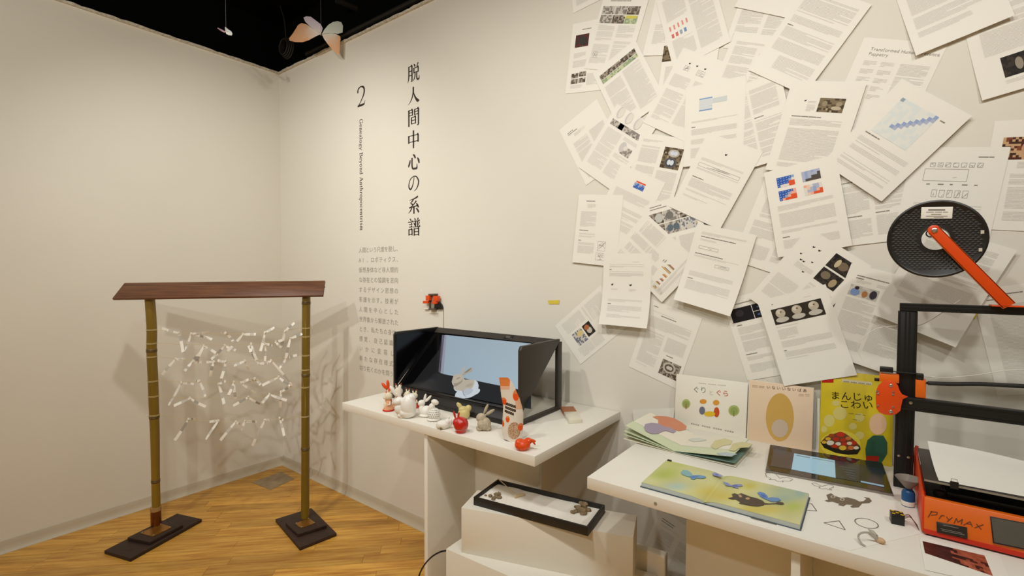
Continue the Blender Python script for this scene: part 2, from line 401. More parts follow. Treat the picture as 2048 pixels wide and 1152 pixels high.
# English line, reading downwards; letters as thick-and-thin brush strokes with small serifs
SER = lambda x, y, w_=22: [(x-w_/2, y, 6), (x+w_/2, y, 6)]
def stem(x, y0, y1, w_=11): return [[(x, y0, w_), (x, y1, w_)]]
LAT = {
 'G': ([[(78, 24, 4), (70, 8, 5), (46, 0, 6), (18, 16, 11), (8, 50, 13), (18, 84, 11), (46, 100, 6), (74, 92, 6)]]+stem(76, 60, 96)+[SER(74, 60, 34), [(80, 2, 4), (80, 28, 4)]], 92),
 'B': (stem(20, 0, 100)+[SER(16, 2, 24), SER(16, 98, 24), [(20, 3, 5), (52, 3, 6), (66, 14, 12), (66, 32, 12), (50, 46, 5), (22, 47, 5)], [(22, 47, 5), (56, 48, 6), (74, 62, 13), (72, 86, 13), (52, 97, 6), (20, 97, 5)]], 84),
 'A': ([[(46, 0, 5), (28, 52, 5), (10, 98, 5)], [(46, 0, 12), (64, 52, 13), (80, 98, 12)], [(24, 64, 5), (66, 64, 5)], SER(10, 98, 26), SER(80, 98, 28)], 94),
 'e': ([[(10, 66, 5), (52, 66, 5), (54, 50, 9), (34, 36, 6), (12, 50, 10), (8, 70, 11), (18, 92, 9), (36, 100, 6), (54, 90, 4)]], 62),
 'n': (stem(16, 38, 100)+[SER(15, 98, 24), SER(50, 98, 24), [(8, 40, 5), (16, 38, 8)], [(17, 52, 4), (32, 38, 6), (46, 42, 10), (50, 56, 11), (50, 98, 11)]], 68),
 'a': ([[(14, 48, 9), (30, 37, 6), (44, 46, 10), (45, 70, 11), (46, 92, 10), (58, 98, 4)], [(45, 64, 4), (20, 72, 8), (10, 86, 11), (22, 100, 7), (45, 90, 4)]], 60),
 'l': (stem(16, 0, 100)+[SER(16, 98, 26), [(6, 3, 5), (16, 0, 8)]], 34),
 'o': ([[(34, 37, 5), (12, 48, 11), (8, 69, 12), (14, 90, 11), (34, 100, 5), (54, 90, 11), (60, 69, 12), (54, 48, 11), (34, 37, 5)]], 70),
 'g': ([[(32, 38, 5), (14, 48, 9), (16, 66, 9), (32, 74, 5), (48, 66, 9), (48, 46, 9), (32, 38, 5)], [(46, 44, 4), (62, 38, 6)], [(20, 72, 4), (14, 84, 8), (40, 92, 8), (56, 104, 9), (40, 124, 7), (14, 120, 7), (10, 106, 6), (22, 92, 4)]], 62),
 'y': ([[(10, 40, 11), (24, 70, 11), (36, 98, 10)], [(58, 40, 5), (44, 76, 5), (28, 118, 5), (12, 124, 9)], SER(10, 40, 24), SER(58, 40, 20)], 66),
 'd': (stem(52, 0, 98)+[[(42, 3, 5), (52, 0, 8)], [(52, 98, 5), (64, 96, 5)], [(50, 46, 4), (30, 37, 5), (10, 54, 11), (10, 82, 11), (28, 100, 6), (50, 90, 4)]], 70),
 't': ([[(20, 18, 5), (20, 84, 10), (28, 98, 8), (42, 92, 3)], [(4, 40, 5), (40, 40, 5)]], 44),
 'h': (stem(16, 0, 100)+[SER(15, 98, 24), SER(50, 98, 24), [(6, 3, 5), (16, 0, 8)], [(17, 52, 4), (32, 38, 6), (46, 42, 10), (50, 56, 11), (50, 98, 11)]], 68),
 'r': (stem(16, 38, 100)+[SER(16, 98, 26), [(8, 40, 5), (16, 38, 8)], [(17, 56, 4), (30, 40, 6), (44, 40, 9), (46, 46, 9)]], 50),
 'p': (stem(16, 38, 126)+[SER(15, 126, 24), [(6, 40, 5), (16, 38, 8)], [(18, 48, 4), (36, 37, 5), (58, 52, 11), (58, 82, 11), (40, 100, 6), (18, 92, 4)]], 70),
 'c': ([[(52, 50, 9), (40, 37, 6), (14, 48, 11), (8, 69, 12), (16, 90, 10), (34, 100, 6), (54, 88, 4)]], 60),
 'i': (stem(16, 38, 100)+[SER(16, 98, 26), [(8, 40, 5), (16, 38, 8)], [(11, 14, 11), (21, 14, 11)]], 34),
 's': ([[(44, 48, 4), (36, 38, 6), (16, 40, 8), (12, 54, 9), (28, 66, 11), (46, 78, 10), (44, 94, 8), (24, 100, 6), (8, 90, 4)], [(44, 38, 3), (44, 54, 3)]], 54),
 'm': (stem(16, 38, 100)+[SER(15, 98, 24), SER(48, 98, 24), SER(82, 98, 24), [(8, 40, 5), (16, 38, 8)], [(17, 52, 4), (30, 38, 6), (44, 42, 10), (48, 56, 11), (48, 98, 11)], [(49, 52, 4), (62, 38, 6), (78, 42, 10), (82, 56, 11), (82, 98, 11)]], 100),
}
t = thing('wall_subtitle', 'English heading reading down the wall beside the Japanese title', 'lettering', (1.005, 0, 1.74))
words = 'Genealogy Beyond Anthropocentrism'.split(' ')
tot = sum(LAT[c][1]+5 for w_ in words for c in w_)+2*45
sc = .70/tot; pos = 0.0
for w_ in words:
    mb = MB()
    for c in w_:
        f = (lambda p: lambda x, y: Vector((1.029-.008-(y*sc*1.02), -.0008, 2.437-(p+x)*sc)))(pos)
        for st in LAT[c][0]: ribbon(mb, f, [(a, b, max(d*1.25, 9)) for a, b, d in st], None, 4)
        pos += LAT[c][1]+5
    mb.build('word', VINYL, t); pos += 45
# body paragraph, one mesh per line, each line justified to the same width
LINES = ['人間という尺度を脱し、', 'AI、ロボティクス、', '仮想身体など非人間的', 'な存在との協調を志向', 'するデザイン思想の', '系譜を示す。技術が', '人間を中心とした', '世界像から解放された', 'とき、私たちの身体、', '感覚、自己認識は', 'いかに変容し、', '新たな存在様式を', '切り拓くのかを問う。']
t = thing('wall_paragraph', 'pale grey Japanese paragraph lettered on the wall below the heading', 'lettering', (1.165, 0, .85))
for i, ln in enumerate(LINES):
    z0 = 1.600-i*.0628; size = .037; n = len(ln)
    if i == 12: wd = .355
    else: wd = .385
    half = ln[-1] in '、。'
    st = (wd-size*(.45 if half else 1.0))/(n-1)
    for k, ch in enumerate(ln):
        mb = MB(); put_text(mb, ch, lambda x, y: Vector((.972+x, -.0007, z0-y)), k*st, 0, size, None)
        mb.build('character', GREYV, t)

# ================================================================== BAMBOO STAND WITH TIED PAPER STRIPS
A2, B2 = Vector((.389, -.943, 0)), Vector((.978, -.384, 0))
sdir = (B2-A2).normalized(); sn = Vector((sdir.y, -sdir.x, 0))           # sn points to the viewer's side
def sp(x, y, off=0.0): return onp(x, y, A2+sn*off, sn)
stand = thing('bamboo_stand', 'bamboo frame with a brown plank roof and dark wooden feet', 'stand', ((A2+B2)/2), 0)
BAMB = mat('olive_bamboo', S(124, 98, 24), .38, var=.3, scale=9, stretch=(1, 1, .12), bump=.1, bscale=50)
BAMD = mat('dark_bamboo_node', S(92, 70, 24), .5, var=.2, scale=30)
DWOOD = wood('dark_stained_board', S(36, 22, 14), S(58, 36, 24), .6, (4, 26, 26), 3.0, R(43.5))
RWOOD = wood('reddish_brown_plank', S(82, 48, 26), S(126, 78, 46), .5, (1.2, 22, 22), 4, R(43.5))
def bamboo(pxs, nodes, rad, cracks):
    path = [sp(x, y) for x, y in pxs]; path = catmull(path, 8)
    po = MB().tube(path, [rad(p.z) for p in path], 18).build('bamboo_post', BAMB, stand, True)
    for ny in nodes:
        c = min(path, key=lambda p: abs(p.z-ny)); r0 = rad(c.z)
        M = Matrix.Translation((c.x, c.y, ny))
        MB().lathe([(r0*.9, -.012), (r0*1.03, -.008), (r0*1.09, -.002), (r0*1.0, .001), (r0*1.1, .004), (r0*1.03, .009), (r0*.9, .013)], 18, M).build('node_ring', BAMD, po, True)
    return po, path
zl = lambda y: sp(305, y).z
zr = lambda y: sp(612, y).z
pl, pathL = bamboo([(299.7, 597), (303.5, 657), (303.3, 701), (306, 760), (307.6, 808), (308.6, 835), (309.9, 874), (311.3, 962), (312.5, 1018), (312.3, 1056)], [zl(701), zl(834), zl(962)], lambda z_: .0245-.004*max(0, min(1, (.75-z_)/.4)), 0)
pr, pathR = bamboo([(612.6, 592), (612, 672), (611.6, 750), (610.8, 800), (610.8, 897), (610.2, 1038)], [zr(606), zr(750), zr(897)], lambda z_: .0225, 1)
# split streaks on the right post
tov = Vector((-FW.x, -FW.y, 0)).normalized()
for (x, ya, yb) in ((613.2, 632, 684), (609, 752, 790), (613, 776, 836)):
    MB().tube([sp(x, ya)+tov*.0215, sp(x+.6, (ya+yb)/2)+tov*.022, sp(x+.2, yb)+tov*.0215], [.0006, .0024, .0005], 6, flat=.5).build('split_streak', mat('pale_bamboo_split', S(196, 158, 80), .6), pr)
# plank roof: a sawn board lying tilted on the two posts
tl, tr, br_, bl = sp(249, 565.5, -.03), sp(650, 561, -.03), sp(646, 590.5, .055), sp(224, 597, .055)
dn = (tr-tl).cross(bl-tl).normalized(); dn = dn if dn.z < 0 else -dn
MB().slab([tl, tr, br_, bl], dn*.014).build('roof_plank', RWOOD, stand, bevel=.0015)
MB().tube([tr.lerp(br_, .45)+sdir*.001, tr.lerp(br_, .45)+sdir*.006], .003, 8).build('peg', DWOOD, stand)
# feet
def foot(low, up, z1, z2, plate, pc):
    q = [at(x, y, 2, z1) for x, y in low]; MB().slab(q, (0, 0, -z1)).build('foot_board', DWOOD, stand, bevel=.001)
    q = [at(x, y, 2, z2) for x, y in up]; q.append(q[0]+q[2]-q[1]); MB().slab(q, (0, 0, z1-z2)).build('foot_block', DWOOD, stand, bevel=.001)
    pp = [at(x, y, 2, z2+.003) for x, y in plate]; pb = MB().slab(pp, (0, 0, -.003)).build('brass_plate', pc, stand)
    for p in pp:
        c = p.lerp(sum(pp, Vector())/len(pp), .16)
        MB().lathe([(.005, 0), (.005, .003), (.002, .005), (0, .005)], 8, Matrix.Translation(c)).build('screw', STEEL, pb, True)
BRASS = mat('dull_brass', S(170, 122, 52), .35, metal=.8, var=.15, scale=40)
foot([(208.6, 1101), (261, 1117), (403.7, 1038), (354, 1027)], [(255, 1075), (299.5, 1084), (366, 1049)], .018, .036, [(280, 1066), (306, 1073), (344, 1054), (322, 1047)], BRASS)
foot([(551, 1038), (599.7, 1095), (673, 1066), (622.7, 1016)], [(571, 1045), (596, 1068), (653.7, 1050)], .018, .036, [(590, 1047), (602, 1056), (631, 1046), (618, 1036)], BRASS)
# metal sleeve and tape on the left post
cl = pathL[-1]
MB().tube([Vector((cl.x, cl.y, .037)), Vector((cl.x, cl.y, .12))], .0255, 18).build('post_sleeve', mat('copper_sleeve', S(120, 70, 30), .3, metal=.7, var=.2, scale=20), stand, True)
MB().tube([Vector((cl.x, cl.y, .12)), Vector((cl.x, cl.y, .142))], .0265, 18).build('tape_band', mat('tan_tape', S(170, 130, 80), .6), stand, True)
# strings
cz = crop(180, 560, 2.743)
STR = [((365, 273), (760, 296), (1162, 264)), ((365, 347), (760, 356), (1162, 310)), ((365, 420), (760, 447), (1162, 413)), ((368, 553), (760, 562), (1160, 492)), ((370, 636), (760, 652), (1160, 587)), ((372, 740), (760, 776), (1160, 747))]
strings = []
for (a, m_, b) in STR:
    pts = catmull([sp(*cz(*a)), sp(*cz((a[0]+m_[0])/2, m_[1]-(m_[1]-a[1])*.22)), sp(*cz(*m_)), sp(*cz((b[0]+m_[0])/2, m_[1]-(m_[1]-b[1])*.25)), sp(*cz(*b))], 6)
    so = MB().tube(pts, .0009, 5).build('twine_line', TWINE, stand); strings.append(pts)
    for path, e, rr in ((pathL, pts[0], .0255), (pathR, pts[-1], .0232)):
        c = min(path, key=lambda p: abs(p.z-e.z))
        for dz_ in (-.0022, .0022):
            ring = [Vector((c.x+rr*math.cos(q), c.y+rr*math.sin(q), e.z+dz_)) for q in [2*math.pi*i/20 for i in range(20)]]
            MB().tube(ring, .0014, 5, closed=True).build('twine_wrap', TWINE, so)
# tied slips of printed paper: knot and two tails (photo crop coordinates)
SLIPS = [
 (0, (487, 295), (395, 265), (510, 395)), (0, (555, 300), (660, 285), (515, 395)), (0, (570, 305), (670, 325), (640, 318)), (0, (745, 285), (715, 290), (785, 335)),
 (0, (840, 300), (755, 390), (910, 297)), (0, (960, 290), (1012, 260), (935, 390)), (0, (1070, 285), (1122, 235), (1045, 375)),
 (1, (625, 370), (580, 460), (690, 400)), (1, (740, 365), (665, 435), (800, 385)), (1, (885, 350), (880, 395), (915, 440)), (1, (960, 355), (1000, 360), (960, 445)),
 (1, (1020, 345), (1055, 330), (1050, 370)), (1, (1100, 320), (1178, 290), (1075, 430)),
 (2, (470, 438), (520, 432), (395, 520)), (2, (560, 462), (520, 500), (610, 395)), (2, (680, 450), (660, 530), (590, 450)), (2, (745, 450), (720, 540), (700, 440)),
 (2, (850, 445), (790, 470), (870, 490)), (2, (925, 480), (870, 360), (975, 455)), (2, (995, 450), (1110, 580), (960, 460)), (2, (1080, 430), (1135, 412), (1035, 490)),
 (3, (500, 572), (430, 688), (570, 570)), (3, (600, 548), (580, 550), (632, 640)), (3, (705, 580), (745, 555), (735, 680)), (3, (790, 560), (800, 655), (760, 630)),
 (3, (830, 570), (870, 545), (910, 620)), (3, (905, 530), (875, 565), (935, 575)), (3, (1035, 535), (945, 578), (1100, 580)),
 (4, (550, 648), (460, 690), (635, 695)), (4, (868, 640), (785, 690), (945, 685)), (4, (985, 625), (945, 675), (1080, 660)), (4, (1050, 612), (1110, 578), (1045, 700)),
 (5, (540, 765), (465, 880), (582, 763)), (5, (705, 770), (655, 778), (635, 875)), (5, (800, 780), (715, 880), (830, 790)), (5, (850, 780), (830, 825), (915, 778)),
 (5, (960, 770), (890, 910), (985, 768)), (5, (1040, 755), (1065, 855), (1060, 770))]
SLIP = attr_mat('thin_slip_paper', .8, sss=.15)
ROW = ['topmost', 'second', 'third', 'fourth', 'fifth', 'lowest']
random.seed(21)
ORD = ['first', 'second', 'third', 'fourth', 'fifth', 'sixth', 'seventh', 'eighth']
for (si, k_, e1, e2) in SLIPS:
    rank = sorted(q[1][0] for q in SLIPS if q[0] == si).index(k_[0])
    kp = min(strings[si], key=lambda p: (p-sp(*cz(*k_))).length); k0 = sp(*cz(*k_)); k0 = k0.lerp(Vector((k0.x, k0.y, kp.z)), .5)
    k0 = k0+sn*.0015
    mb = MB()
    for e in (e1, e2):
        en = sp(*cz(*e), random.uniform(-.015, .03)); d = en-k0; Ln = max(d.length, .012); d.normalize()
        sg = random.choice((-1, 1)); dk = random.choice((165, 185, 200, 212)); side = d.cross(sn).normalized(); tw = random.uniform(-.7, .7); seg = 7; L_, R_, cs = [], [], []
        for j in range(seg+1):
            t_ = j/seg; a_ = tw*t_; wd = side*math.cos(a_)+sn*math.sin(a_)
            p = k0+d*(Ln*t_)+sn*(.006*math.sin(t_*math.pi)*sg)
            hw = .0074*(.55+.45*min(1, t_*3)); L_.append(p+wd*hw); R_.append(p-wd*hw)
        dark0 = random.uniform(.15, .6)
        vs = L_+R_; m_ = seg+1
        for j in range(seg):
            t_ = (j+.5)/seg; g = 238 if not (dark0 < t_ < dark0+.3) else dk
            c_ = S(g, g-4, g-14)
            mb.add([vs[j], vs[j+1], vs[m_+j+1], vs[m_+j]], [(0, 1, 2, 3)], c_)
    for q in range(3):                                                   # folded knot around the twine
        M = Matrix.Rotation(random.uniform(0, 3.1), 3, 'Y') @ Matrix.Rotation(random.uniform(-.6, .6), 3, 'X')
        mb.box((-.008, -.0022, -.0048), (.008, .0022, .0048), S(228, 224, 212), Matrix.Translation(k0) @ M.to_4x4())
    o = mb.build('paper_slip', SLIP)
    tag(o, 'folded paper slip on the %s twine, %s from the copper-sleeved bamboo post' % (ROW[si], ORD[rank]), 'paper slip', 'paper slips on the %s twine' % ROW[si])

# ================================================================== PRINTED PAGES PINNED ALL OVER THE WALL
PW, PH = 210.0, 297.0
INK_T, INK_D = S(215, 211, 202), S(140, 135, 126)
class Page:
    def __init__(s, ox, oz, ang, layer, cb=0.0, cs=0.0, ct=0.0):
        s.o = (ox, oz); s.c = math.cos(R(ang)); s.s = math.sin(R(ang)); s.l = layer; s.cb = cb; s.cs = cs; s.ct = ct
    def off(s, u, v):
        return s.l + s.curl(u, v)
    def inv(s, x, z):
        X, Z = x-s.o[0], s.o[1]-z
        return (X*s.c+Z*s.s)*1000, (-X*s.s+Z*s.c)*1000
    def curl(s, u, v):
        a, b = u/PW, v/PH
        return s.cb*max(0, (b-.35)/.65)**2.2 + s.cs*(abs(a-.5)*2)**2 * max(0, (b-.3)) + s.ct*max(0, .3-b)**2*8
    def p(s, u, v, e=0.0):
        U, V_ = u/1000, v/1000
        return Vector((s.o[0]+U*s.c-V_*s.s, -s.off(u, v)-e, s.o[1]-U*s.s-V_*s.c))
    def corners(s): return [(s.o[0]+U*s.c-V_*s.s, s.o[1]-U*s.s-V_*s.c) for U, V_ in ((0, 0), (.21, 0), (.21, .297), (0, .297))]
def overlap(A, B):
    for P, Q in ((A, B), (B, A)):
        for i in range(4):
            x0, y0 = P[i]; x1, y1 = P[(i+1) % 4]; nx, ny = y1-y0, x0-x1
            a = [nx*x+ny*y for x, y in P]; b = [nx*x+ny*y for x, y in Q]
            if max(a) < min(b)+1e-4 or max(b) < min(a)+1e-4: return False
    return True
# block kinds: t text, h heading, p picture (palette name), b small bird mark, l line drawing box, g colour grid, bar chart, strip
PAL = {'photo': [(60, 52, 44), (110, 100, 88), (160, 150, 136), (84, 72, 60), (206, 198, 184)], 'dark': [(26, 22, 20), (40, 34, 30), (58, 50, 42), (30, 26, 26)],
       'red': [(70, 34, 30), (96, 44, 40), (60, 52, 48), (112, 70, 62)], 'sepia': [(94, 78, 56), (128, 112, 86), (76, 62, 44), (170, 156, 128)],
       'grey': [(170, 164, 154), (140, 134, 126), (196, 190, 180), (112, 106, 100)], 'green': [(176, 186, 150), (150, 168, 132), (196, 200, 160), (120, 138, 130)],
       'brown': [(130, 70, 40), (80, 40, 26), (200, 160, 120), (60, 36, 26)], 'bluep': [(150, 158, 176), (208, 203, 194), (118, 120, 134), (196, 176, 132)],
       'pink': [(224, 150, 140), (232, 196, 186), (226, 214, 204)], 'pale': [(205, 200, 190), (190, 186, 178), (216, 210, 198)]}
def draw(pg, blocks, rng):
    T = MB(); pics = []; nl = 0
    for bl in blocks:
        k, u, v, w_, h = bl[:5]
        if k in 'th':
            pitch = 3.7 if k == 't' else bl[5] if len(bl) > 5 else 7.0
            col = INK_T if k == 't' else INK_D; n = max(1, int(h/pitch)); hh = .50*pitch if k == 't' else .45*pitch
            for i in range(n):
                y = v+i*pitch
                if k == 't' and rng.random() < .06: continue
                end = w_ if (i < n-1 and rng.random() > .12) else w_*rng.uniform(.35, .9)
                x = 0
                while x < end-2:
                    L_ = min(end-x, rng.uniform(14, 46) if k == 't' else rng.uniform(16, 30))
                    a = u+x; b = u+x+L_-1.1
                    T.add([pg.p(a, y, .0004), pg.p(b, y, .0004), pg.p(b, y+hh, .0004), pg.p(a, y+hh, .0004)], [(0, 1, 2, 3)], col)
                    x += L_
        elif k == 'p':
            pal = PAL[bl[5]]; mb = MB(); nx = max(3, int(w_/6)); ny = max(3, int(h/6)); e = .0005; sd = rng.uniform(0, 50)
            for j in range(ny):
                for i in range(nx):
                    q = noise.noise(Vector((i*.45+sd, j*.45, sd)))*.5+.5+rng.uniform(-.12, .12)
                    c = pal[max(0, min(len(pal)-1, int(q*len(pal))))]
                    x0, x1 = u+w_*i/nx, u+w_*(i+1)/nx; y0, y1 = v+h*j/ny, v+h*(j+1)/ny
                    mb.add([pg.p(x0, y0, e), pg.p(x1, y0, e), pg.p(x1, y1, e), pg.p(x0, y1, e)], [(0, 1, 2, 3)], S(*c))
            for el in bl[6:]:                                            # ellipses (cx, cy, rx, ry, colour) in fractions
                cx, cy, rx, ry, c = el
                nl += 1; mb.poly([pg.p(u+w_*x, v+h*y, .0006+.00012*nl) for x, y in ellp(cx, cy, rx, ry, 18)], S(*c))
            pics.append(mb)
        elif k == 'b':
            mb = MB(); e = .0006; c = S(60, 56, 50)
            for pts in ([(0, 0), (w_*.5, -h*.2), (w_*.62, h*.4), (w_*.3, h*.7)], [(w_*.4, h*.2), (w_, -h*.4), (w_*.9, h*.3), (w_*.5, h*.6)]):
                mb.poly([pg.p(u+x, v+y, e) for x, y in pts], c)
            pics.append(mb)
        elif k == 'l':                                                   # thin line drawing: frame plus crossing strokes
            n = bl[5] if len(bl) > 5 else 4; c = S(130, 126, 118)
            segs = [((0, 0), (w_, 0)), ((w_, 0), (w_, h)), ((w_, h), (0, h)), ((0, h), (0, 0))]+[((rng.uniform(0, w_), rng.uniform(0, h)), (rng.uniform(0, w_), rng.uniform(0, h))) for _ in range(n)]
            for a, b in segs: ribbon(T, lambda x, y: pg.p(u+x, v+y, .0005), [(a[0], a[1], .7), (b[0], b[1], .7)], c)
        elif k == 'g':                                                   # coloured matrix
            mb = MB(); rows = bl[5]; ny = len(rows); nx = len(rows[0]); cm = {'B': (52, 92, 178), 'b': (150, 168, 205), 'R': (226, 86, 40), 'r': (236, 176, 152), 'w': (226, 220, 208), 'k': (84, 76, 68), 'p': (176, 182, 206), 'o': (236, 200, 180), 'q': (229, 229, 222), 's': (221, 226, 223)}
            for j, row in enumerate(rows):
                for i, ch in enumerate(row):
                    if ch == '.': continue
                    x0, x1 = u+w_*i/nx, u+w_*(i+1)/nx; y0, y1 = v+h*j/ny, v+h*(j+1)/ny
                    mb.add([pg.p(x0, y0, .0005), pg.p(x1, y0, .0005), pg.p(x1, y1, .0005), pg.p(x0, y1, .0005)], [(0, 1, 2, 3)], S(*cm[ch]))
                    if ch == 'B':
                        mb.add([pg.p(x0+(x1-x0)*.3, y0+(y1-y0)*.35, .0008), pg.p(x0+(x1-x0)*.7, y0+(y1-y0)*.35, .0008), pg.p(x0+(x1-x0)*.7, y0+(y1-y0)*.65, .0008), pg.p(x0+(x1-x0)*.3, y0+(y1-y0)*.65, .0008)], [(0, 1, 2, 3)], S(150, 180, 225))
            pics.append(mb)
        elif k == 'c':                                                   # solid colour rectangles
            mb = MB(); mb.add([pg.p(u, v, .0006), pg.p(u+w_, v, .0006), pg.p(u+w_, v+h, .0006), pg.p(u, v+h, .0006)], [(0, 1, 2, 3)], S(*bl[5])); pics.append(mb)
        elif k == 'r':                                                   # bar chart
            mb = MB(); cs = [(206, 150, 90), (224, 196, 110), (110, 116, 140), (200, 120, 80)]; x = 0
            for i, hh in enumerate(bl[5]):
                for q in range(3):
                    x0 = u+i*w_/len(bl[5])+q*3.2; y1 = v+h; y0 = y1-hh*(1-.12*q)
                    mb.add([pg.p(x0, y0, .0006), pg.p(x0+2.8, y0, .0006), pg.p(x0+2.8, y1, .0006), pg.p(x0, y1, .0006)], [(0, 1, 2, 3)], S(*cs[(i+q) % 4]))
            pics.append(mb)
        elif k == 'e':                                                   # printed ellipse
            nl += 1; mb = MB(); mb.poly([pg.p(x, y, .0006+.00012*nl) for x, y in ellp(u, v, w_, h, 20)], S(*bl[5])); pics.append(mb)
        elif k == 'd':                                                   # readable heading text
            put_text(T, bl[5], lambda x, y: pg.p(u+x*1000, v+y*1000, .0005), 0, 0, h/1000, INK_D)
    return T, pics
two = lambda v, h, w_=80: [('t', 18, v, w_, h), ('t', 112, v, w_, h)]
ball = lambda cx: [('e', cx, 0, 0, 0)]
